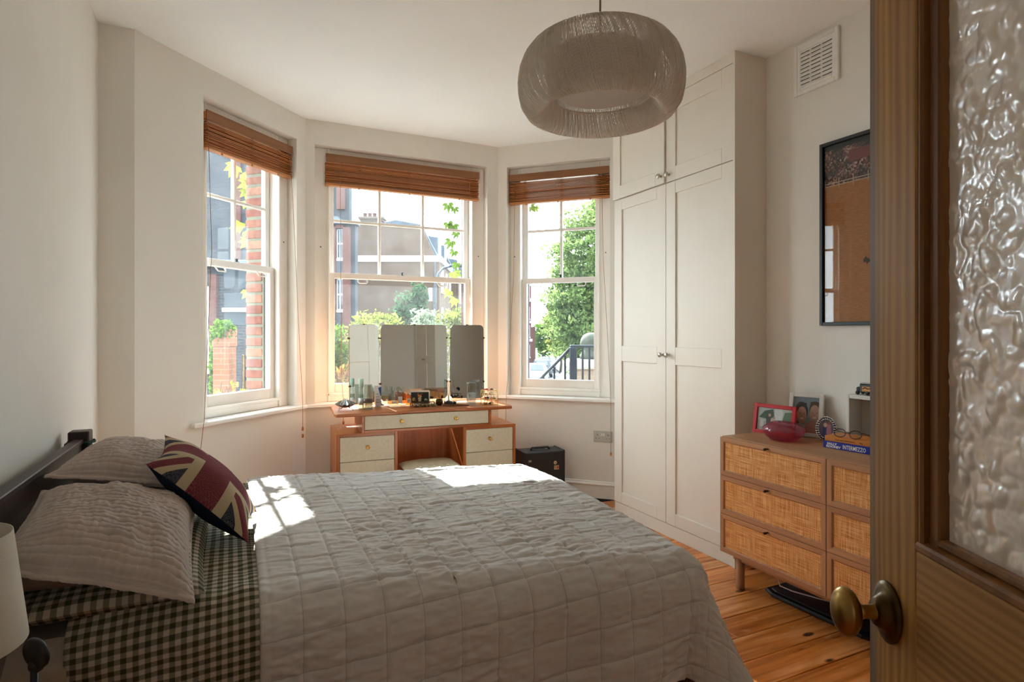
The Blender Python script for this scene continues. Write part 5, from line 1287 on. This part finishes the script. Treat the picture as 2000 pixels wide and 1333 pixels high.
for k_, (y0, y1, xs, dz) in enumerate(((.35, 7.6, -4.69, 0), (7.6, 16, -4.15, -.55), (16, 25, -3.9, -1.0), (25, 34, -3.6, -1.4))):
    b = MB(); b.box((-14, y0, GZ), (xs, y1, 6.0+dz)); b.build('street_wall', m['buff'], t)
    b = MB(); b.box((xs-.01, y0-.02, 5.93+dz), (xs+.12, y1, 6.33+dz), .01); b.box((-6.2, y0-.05, 5.93+dz), (xs+.12, y0+.04, 6.33+dz)); b.build('fascia', m['render'], t)
    b = MB(); b.prism([(-14, 6.2+dz), (xs-.15, 6.33+dz), (xs-1.05, 8.1+dz), (-14, 8.3+dz)], y0+.02, y1-.35, 'y'); b.build('mansard_roof', m['slate'], t)
    MB().prism([(-14, 6.2+dz), (xs-.02, 6.35+dz), (xs-.85, 8.15+dz), (xs-1.2, 8.5+dz), (-14, 8.5+dz)], y1-.35, y1, 'y').build('party_wall', m['buff'], t)
    n_ = 2
    for i in range(n_):
        ym = y0+(y1-y0)*(i+.5)/n_
        d_ = MB().prism([(xs-.28, 6.5+dz), (xs-.28, 7.75+dz), (xs-1.5, 7.95+dz), (xs-1.5, 6.5+dz)], ym-.75, ym+.75, 'y').build('dormer', m['slate'], t)
        MB().box((xs-.29, ym-.6, 6.62+dz), (xs-.24, ym+.6, 7.6+dz)).build('dormer_glazing', m['farsky'], d_)
    for i in range(3):
        ym = y0+(y1-y0)*(i+.45)/3
        for z0 in (-1.3, 1.6, 4.1): sash(t, ym-.42, ym+.42, z0+dz*.6, z0+1.45+dz*.6, 0, side=xs+.01)
b = MB(); b.box((-10.8, 4.2, 7.8), (-9.35, 5.0, 9.4)); b.box((-11.0, 4.05, 9.52), (-9.15, 5.15, 9.68)); b.box((-10.9, 4.15, 9.38), (-9.25, 5.05, 9.53)); c_ = b.build('chimney_stack', m['buffdark'], t)
for x in (-10.62, -10.28, -9.94, -9.6): MB().lathe([(.17, 9.66), (.14, 9.72), (.14, 9.93), (.16, 9.95), (.16, 10.0), (0, 10.0)], 12, (x, 4.6, 0)).build('chimney_pot', m['redbrick'], c_)
MB().prism([(-9.6, 8.3), (-5.9, 8.3), (-5.9, 8.42), (-7.6, 8.72)], .4, 4.0, 'y').build('roof_edge', m['slate'], t)

# street lamp
t = thing('street_lamp', 'grey street lamp with a bent arm in front of the buff terrace', 'street lamp', E(-2.62, 20, GZ), -TH)
b = MB(); b.tube([(0, 0, 0), (0, 0, 5.2), (.02, 0, 5.55), (.12, 0, 5.85), (.3, 0, 6.03), (.62, 0, 6.1)], [.07, .05, .045, .042, .04, .035], 10); b.build('column', m['lampgrey'], t)
MB().box((.5, -.09, 6.06), (.95, .09, 6.16), .03).build('lantern', m['lampgrey'], t)
MB().box((-.22, -.02, 4.9), (-.08, .02, 5.35), .01).build('sign_plate', m['render'], t); MB().box((-.05, -.06, 4.85), (.05, .0, 5.4)).build('bracket', m['lampgrey'], t)

# shrubs across the way
def shrub(name, label, x, z, h0, clumps, mt, size, seed, cat='shrub', group=None, el_=1.2, stem=True):
    t = thing(name, label, cat, E(x, z, GZ), -TH, group)
    leaves([((c[0], c[1], c[2]-GZ), r, n) for c, r, n in clumps], size, mt, 'foliage', t, seed, el_)
    if stem:
        b = MB(); rg = random.Random(seed)
        for i in range(4): b.tube([(rg.uniform(-.08, .08), rg.uniform(-.08, .08), 0), (rg.uniform(-.15, .15), rg.uniform(-.1, .1), (h0-GZ)*.5), (rg.uniform(-.4, .4), rg.uniform(-.2, .2), h0-GZ)], [.03, .024, .012], 5)
        b.build('stems', bark, t, kind='stuff')
    return t
GA = leafmat('yellow_green_leaf', '#434f1e', '#8d8f48', .5); GB = leafmat('blue_green_leaf', '#2f4530', '#54694c', .4); GC_ = leafmat('variegated_leaf', '#525f45', '#9ba089', .4)
GD = leafmat('mid_green_leaf', '#2b4519', '#63802f', .55); GE = leafmat('plane_tree_leaf', '#374a20', '#83935a', .55); GF = leafmat('russet_leaf', '#5a2f1c', '#8a6a35', .45)
shrub('shrub', 'pale yellow-green shrub showing above the left half of the mirrors', -2.75, 12, 1.2, [((0, 0, 1.35), (.55, .4, .42), 900), ((-.3, 0, 1.15), (.35, .3, .4), 500), ((.35, 0, 1.1), (.4, .3, .35), 500), ((0, 0, .3), (.7, .5, .9), 1500)], GA, .05, 11)
shrub('shrub', 'taller blue-green shrub behind the yellow-green one, above the mirrors', -2.30, 13.2, 1.4, [((0, 0, 1.75), (.4, .3, .5), 900), ((.22, 0, 2.1), (.2, .2, .34), 350), ((0, 0, .6), (.6, .4, 1.0), 1300)], GB, .055, 12)
shrub('shrub', 'silvery variegated shrub in the middle of the clump above the mirrors', -1.72, 11.6, 1.2, [((0, 0, 1.35), (.28, .25, .45), 900), ((0, 0, .3), (.4, .3, .8), 900)], GC_, .042, 13)
shrub('shrub', 'pale feathery shrub at the right of the clump above the mirrors', -1.38, 12.2, 1.2, [((.05, 0, 1.3), (.36, .3, .48), 800), ((.2, 0, 1.6), (.18, .2, .26), 200), ((0, 0, .3), (.5, .4, .8), 900)], GA, .045, 14)
shrub('shrub', 'dark green shrub low at the left of the middle window', -2.22, 7.3, .9, [((-.05, 0, 1.05), (.2, .25, .4), 700), ((.08, 0, .75), (.3, .3, .45), 900), ((0, 0, -.2), (.45, .4, .7), 1300)], GD, .045, 15)
shrub('shrub', 'russet and green shrub below the dark one, left of the mirrors', -1.98, 6.7, .6, [((0, 0, .55), (.24, .22, .4), 800), ((0, 0, -.2), (.35, .3, .7), 1200)], GF, .04, 16)
# trees on the right
def tree(label, x, z, clumps, mt, size, seed, trunk, r, group=None):
    t = thing('tree', label, 'tree', E(x, z, GZ), -TH, group)
    leaves([((c[0], c[1], c[2]-GZ), q, n) for c, q, n in clumps], size, mt, 'foliage', t, seed, 1.1)
    b = MB(); rg = random.Random(seed); branchy(b, Vector((0, 0, 0)), Vector((0, 0, 1)), trunk, r, 3, rg); b.build('trunk', bark, t); return t
tree('big leafy plane tree filling the right-hand window', 3.9, 25, [((-.3, 0, 4.6), (1.9, 2, 2.0), 10400), ((.5, 0, 6.5), (1.3, 1.5, 1.3), 5200), ((-1.2, 0, 2.6), (1.3, 1.6, 1.7), 6400), ((-.4, 0, 1.2), (1.9, 1.8, 1.6), 7200), ((1.6, 0, 4.4), (1.8, 2, 2.2), 7200), ((1.8, 0, 1.4), (1.6, 1.8, 1.7), 5200), ((.3, -.6, 3.2), (1.2, .9, 1.0), 3600), ((1.4, 0, 7.2), (1.3, 1.3, 1.2), 3600)], GE, .10, 21, 2.6, .22)
tree('paler tree further up the street, left of the big plane tree', 4.6, 56, [((0, 0, 2.4), (1.5, 1.5, 1.7), 3000), ((.9, 0, 3.9), (1.2, 1.2, 1.2), 1500), ((.7, 0, .4), (1.8, 1.5, 1.2), 2200)], GA, .2, 22, 2.0, .15)
tree('dark tree far up the street behind the parked cars', 4.4, 86, [((.3, 0, .6), (1.8, 1.2, 2.4), 2600), ((2.2, 0, -.2), (1.8, 1.2, 1.6), 1800)], GD, .25, 23, 1.6, .15)
# far red mansion block beside the tree
t = thing('red_mansion', 'far red brick mansion block with white bands, seen left in the right-hand window', 'building', E(0, 68), -TH)
b = MB(); b.box((-2.2, 0, GZ), (2.25, 10, 6.9)); b.box((2.25, 2, GZ), (2.8, 10, 2.1)); b.build('wall', m['redbrick'], t)
for z in (6.8, 5.0, 2.5, .4): MB().box((1.2, -.08, z), (2.35, .02, z+.28)).build('white_band', m['render'], t)
for z in (5.4, 3.0, .9, -1.4): sash(t, 1.45, 2.05, z, z+1.4, -.02)
# parked cars
def car(label, x, z, paint):
    t = thing('parked_car', label, 'car', E(x, z, GZ), -TH-.03, 'cars parked up the street')
    side = [(-.82, .28), (-.84, .62), (-.80, .86), (-.66, .92), (-.52, 1.38), (.52, 1.38), (.66, .92), (.80, .86), (.84, .62), (.82, .28)]
    b = MB(); rings = []
    prof_ = [(-2.1, .35, .55, .80), (-2.0, .30, .8, .9), (-1.2, .28, .95, 1.0), (-.65, .28, 1.43, 1.0), (.6, .28, 1.46, 1.0), (1.45, .28, 1.0, 1.0), (2.0, .3, .9, .95), (2.12, .35, .6, .85)]
    vs = []; fs = []
    for y, zl, zh, w in prof_:
        hw = .88*w; top = .62 if zh > 1.2 else .86
        vs += [(-hw, y, zl), (-hw, y, min(.85, zh)), (-hw*top/.88 if zh > 1.2 else -hw*.95, y, zh), (hw*top/.88 if zh > 1.2 else hw*.95, y, zh), (hw, y, min(.85, zh)), (hw, y, zl)]
    for i in range(len(prof_)-1):
        for j in range(6): fs.append((i*6+j, i*6+(j+1) % 6, (i+1)*6+(j+1) % 6, (i+1)*6+j))
    fs += [tuple(range(6))[::-1], tuple((len(prof_)-1)*6+j for j in range(6))]
    b.add(vs, fs); b.build('body', paint, t)
    MB().add([(-.52, -1.17, 1.0), (.52, -1.17, 1.0), (.46, -.72, 1.40), (-.46, -.72, 1.40)], [(0, 1, 2, 3)]).build('windscreen', m['farglass'], t).location = (0, -.012, .01)
    for x_ in (-.8, .8):
        for y_ in (-1.35, 1.35): MB().lathe([(0, -.1), (.28, -.1), (.31, -.06), (.31, .06), (.28, .1), (0, .1)], 14, (x_, y_, .31), 'x').build('wheel', m['black'], t)
    return t
car('nearest parked car, silver, at the bottom left of the right-hand window', 1.95, 46, m['carsilver']); car('second parked car, dark grey, behind the silver one', 2.65, 52.5, m['cardark']); car('third parked car, pale, furthest up the street', 3.4, 59, m['carsilver'])
t = thing('road_sign', 'small round red and white road sign up the street', 'sign', E(4.6, 62, GZ), -TH)
MB().cyl((0, 0, 0), (0, 0, 2.6), .03, n=8).build('pole', m['lampgrey'], t); MB().lathe([(0, -.02), (.33, -.02), (.33, 0), (0, 0)], 20, (0, 0, 2.5), 'y').build('disc', m['signred'], t); MB().box((-.2, -.03, 2.45), (.2, -.022, 2.55)).build('bar', m['render'], t)
# front steps: landing with iron railings, and a stone pier
t = struct('front_steps', E(.72, 7.0), -TH)
MB().box((-.1, -.45, -.25), (2.4, 3.0, .02), .01).build('landing', m['stone'], t)
for i in range(6): MB().box((-.1-.28*(i+1), .3, -.25-.17*(i+1)), (-.1-.28*i+.02, 3.0, -.15-.17*i), .01).build('step', m['stone'], t)
MB().box((-1.9, .2, GZ), (2.4, 3.2, -.26)).build('base_wall', m['render'], t)
t = thing('iron_railing', 'black iron railing of the front steps with a sloping handrail', 'railing', E(.72, 7.0), -TH)
b = MB(); b.box((-.03, -.03, 1.135), (1.7, .03, 1.165), .006); b.build('handrail', m['iron'], t)
MB().box((-.035, -.035, .0), (.05, .035, 1.135), .004).build('newel', m['iron'], t)
for x in (.12, .2, .28, .36, .44, .52, .6, .68, .76): MB().box((x-.011, -.011, .0), (x+.011, .011, 1.14)).build('baluster', m['iron'], t)
MB().tube([(0, 0, 1.15), (-.3, .35, .80), (-1.0, 1.15, -.05), (-1.6, 1.85, -.8)], .02, 8).build('sloping_handrail', m['iron'], t)
for f in (.08, .2, .32, .44, .56): MB().box((-.011-f, -.011+f*1.16, 1.12-f*1.2-1.0), (.011-f, .011+f*1.16, 1.13-f*1.2)).build('baluster', m['iron'], t)
t = thing('stone_pier', 'garden pier of pale brick with a weathered domed top, behind the railing', 'pier', E(1.32, 10.2, GZ), -TH)
MB().box((-.26, -.25, 0), (.3, .25, 3.2)).build('shaft', m['pierbrick'], t)
MB().box((-.36, -.34, 3.2), (.42, .34, 3.36), .03).build('cap_stone', m['stone'], t)
MB().lathe([(.2, 3.36), (.21, 3.42), (.16, 3.5), (.15, 3.56), (.19, 3.6), (.2, 3.64), (.19, 3.7), (.15, 3.77), (.08, 3.81), (0, 3.82)], 24, (.06, 0, 0)).build('domed_top', m['mossy'], t)
# garden pier with ivy and a gate, in the left-hand window
t = thing('terracotta_pier', 'terracotta brick garden pier with ivy on top, in the left-hand window', 'pier', E(-4.05, 8.3, GZ), -TH)
MB().box((-.11, -.11, 0), (.11, .11, 3.62)).build('shaft', m['terracotta'], t); MB().prism([(-.12, 3.62), (.12, 3.62), (.12, 3.86), (-.12, 3.70)], -.12, .12, 'y').build('cap', m['terracotta'], t)
leaves([((.0, -.05, 3.85), (.15, .15, .16), 420), ((-.15, 0, 3.3), (.05, .12, .55), 500), ((-.14, 0, 2.4), (.07, .12, .8), 500)], .032, GD, 'ivy', t, 31)
t = thing('garden_gate', 'dark iron garden gate with a hooked top rail beside the terracotta pier', 'gate', E(-3.78, 8.35, GZ), -TH)
MB().box((-.02, -.02, 0), (.02, .02, 3.72)).build('post', m['iron'], t); b = MB(); b.tube([(0, 0, 3.7), (.12, 0, 3.7), (.17, 0, 3.66), (.17, 0, 3.55)], .014, 6); b.build('hook_rail', m['iron'], t)
for x in (.05, .1, .15, .2, .25, .3): MB().box((x-.008, -.008, 1.8), (x+.008, .008, 3.66)).build('bar', m['iron'], t)
MB().cyl((.0, -.06, 1.4), (.0, -.06, 3.5), .022, n=8).build('copper_pipe', m['darkbrass'], t)
t = thing('neighbour_house', 'grey brick neighbouring house with white sash windows, low in the left-hand window', 'building', E(-8.3, 15, GZ), -TH)
b = MB(); b.box((-3, 0, 0), (1.9, 4, 5.6)); b.build('wall', m['greybrick'], t); MB().box((.64, -.12, 0), (.82, .0, 5.3)).build('brick_pier', m['redbrick'], t)
MB().box((-3.1, -.2, 5.5), (2.0, 4.1, 5.66), .03).build('coping', m['slate'], t); MB().box((.95, -.1, 4.35), (1.75, 0, 4.45), .01).build('white_band', m['render'], t)
sash(t, .34, .6, 2.9, 5.0, -.0); sash(t, -1.2, -.5, 2.9, 5.0, -.0); sash(t, 1.2, 1.6, .8, 2.2, 0)
# creeper trailing past the windows: each hanging leaf is a part
def palmate(s_):
    b = MB()
    for a, L in ((-1.15, .62), (-.55, .85), (0, 1.0), (.55, .85), (1.15, .62)):
        c, q = math.cos(a-PI/2), math.sin(a-PI/2)
        def P(l, w, h=0): return (s_*(c*l-q*w), h*s_, s_*(q*l+c*w))
        b.add([P(.04, 0), P(L*.55, .16, .05), P(L, 0, -.08), P(L*.55, -.16, .05), P(L*.55, 0, -.02)], [(0, 1, 4), (1, 2, 4), (2, 3, 4), (3, 0, 4)])
    return b
YL = leafmat('lime_creeper_leaf', '#5c6c1e', '#87923a', .5); YG = leafmat('green_creeper_leaf', '#4c6a22', '#7c9440', .5); YO = leafmat('autumn_leaf', '#84682c', '#b3954e', .4)
def creeper(name, label, pts, stem, size, mt, seed, yaw):
    t = thing(name, label, 'creeper', (0, 0, 0)); rg = random.Random(seed)
    MB().tube(stem, .003, 5).build('stem', bark, t)
    for i, p in enumerate(pts):
        o = palmate(size*rg.uniform(.8, 1.15)).build('leaf', mt, t, recalc=False); o.location = p; o.rotation_euler = (rg.uniform(-.35, .35), rg.uniform(-.7, .7), yaw+rg.uniform(-.6, .6))
    return t
creeper('creeper_vine', 'lime green creeper leaves trailing down outside the left-hand window',
        [(.02, 4.93, 2.58), (.085, 4.90, 2.53), (.10, 4.90, 2.46), (.105, 4.90, 2.40), (.09, 4.90, 2.31), (.055, 4.92, 2.15), (.1, 4.9, 2.09), (.108, 4.89, 2.01), (.112, 4.89, 1.63)],
        [(.215, 4.775, 2.72), (.12, 4.9, 2.7), (.10, 4.91, 2.5), (.125, 4.9, 2.2), (.12, 4.9, 1.9), (.125, 4.9, 1.5)], .115, YL, 5, -.3)
creeper('creeper_vine', 'lime green creeper leaves down the right edge of the middle window',
        [(1.735, 4.99, 2.47), (1.80, 4.99, 2.44), (1.735, 4.99, 2.30), (1.79, 4.99, 2.29), (1.82, 4.99, 2.22), (1.77, 4.99, 2.14), (1.80, 4.99, 2.05), (1.82, 4.99, 1.94), (1.79, 4.99, 1.86), (1.75, 4.99, 1.69), (1.81, 4.99, 1.62), (1.80, 4.99, 1.5)],
        [(1.87, 4.865, 2.75), (1.85, 5.0, 2.7), (1.84, 5.02, 2.3), (1.83, 5.02, 1.9), (1.84, 5.02, 1.4)], .10, YG, 6, -.4)
creeper('creeper_vine', 'few creeper leaf tips under the blind of the right-hand window',
        [(2.42, 4.80, 2.47), (2.47, 4.82, 2.48), (2.52, 4.82, 2.47)], [(2.35, 4.85, 2.6), (2.55, 4.85, 2.58)], .09, YL, 7, -.5)
t = thing('window_box', 'window box of golden autumn leaves outside the left-hand window', 'window box', (ML @ Vector((.82, .40, .60))), math.atan2(ML[1][0], ML[0][0]))
MB().box((-.42, -.04, -.02), (.42, .16, .16), .006).build('trough', m['lead'], t)
rg = random.Random(9)
for i in range(46):
    o = palmate(rg.uniform(.04, .07)).build('leaf', YO if i % 4 else YL, t, recalc=False); o.location = (rg.uniform(-.4, .4), rg.uniform(-.02, .14), rg.uniform(.2, .33)); o.rotation_euler = (rg.uniform(-.9, .9), rg.uniform(-2.4, 2.4), rg.uniform(-1, 1))
b = MB()
for i in range(30): x, y = rg.uniform(-.4, .4), rg.uniform(0, .12); b.tube([(x, y, .14), (x+rg.uniform(-.05, .05), y, .3+rg.uniform(-.06, .06))], .002, 4)
b.build('stems', bark, t, kind='stuff')
t = thing('rose_plant', 'small rose with one yellow flower at the foot of the right-hand window', 'plant', (MR @ Vector((.24, .52, .45))), -.4)
pos = [(.0, .40), (-.03, .36), (.04, .33), (.06, .27), (.10, .31), (.015, .26), (.09, .20), (.13, .24), (.12, .17), (-.02, .25), (.05, .2)]
for i, (x, z) in enumerate(pos[1:]):
    o = MB(); o.add([(0, 0, 0), (.03, .006, -.02), (.055, 0, -.075), (.0, .004, -.085), (-.022, .006, -.045)], [(0, 1, 2, 3, 4)]); o = o.build('leaf', GD, t, recalc=False); o.location = (x, rg.uniform(-.03, .03), z+.03); o.rotation_euler = (rg.uniform(-.5, .5), rg.uniform(-1.2, 1.2), rg.uniform(-.6, .6))
b = MB(); b.tube([(.02, 0, -.2), (.03, 0, .1), (.0, 0, .40)], .004, 5); b.tube([(.03, 0, .1), (.09, 0, .26)], .003, 5); b.tube([(.025, 0, .0), (.12, 0, .18)], .003, 5); b.build('stem', GD, t)
b = MB()
for k_ in range(3):
    for i in range(6):
        a = 2*PI*i/6+k_*.5; r_ = .012+.012*k_; b.sphere((r_*math.cos(a), r_*math.sin(a), .41-.004*k_), .016, 8, 5, (1, 1, .7))
b.build('flower', plain('yellow_petal', '#caa21c', .6), t)
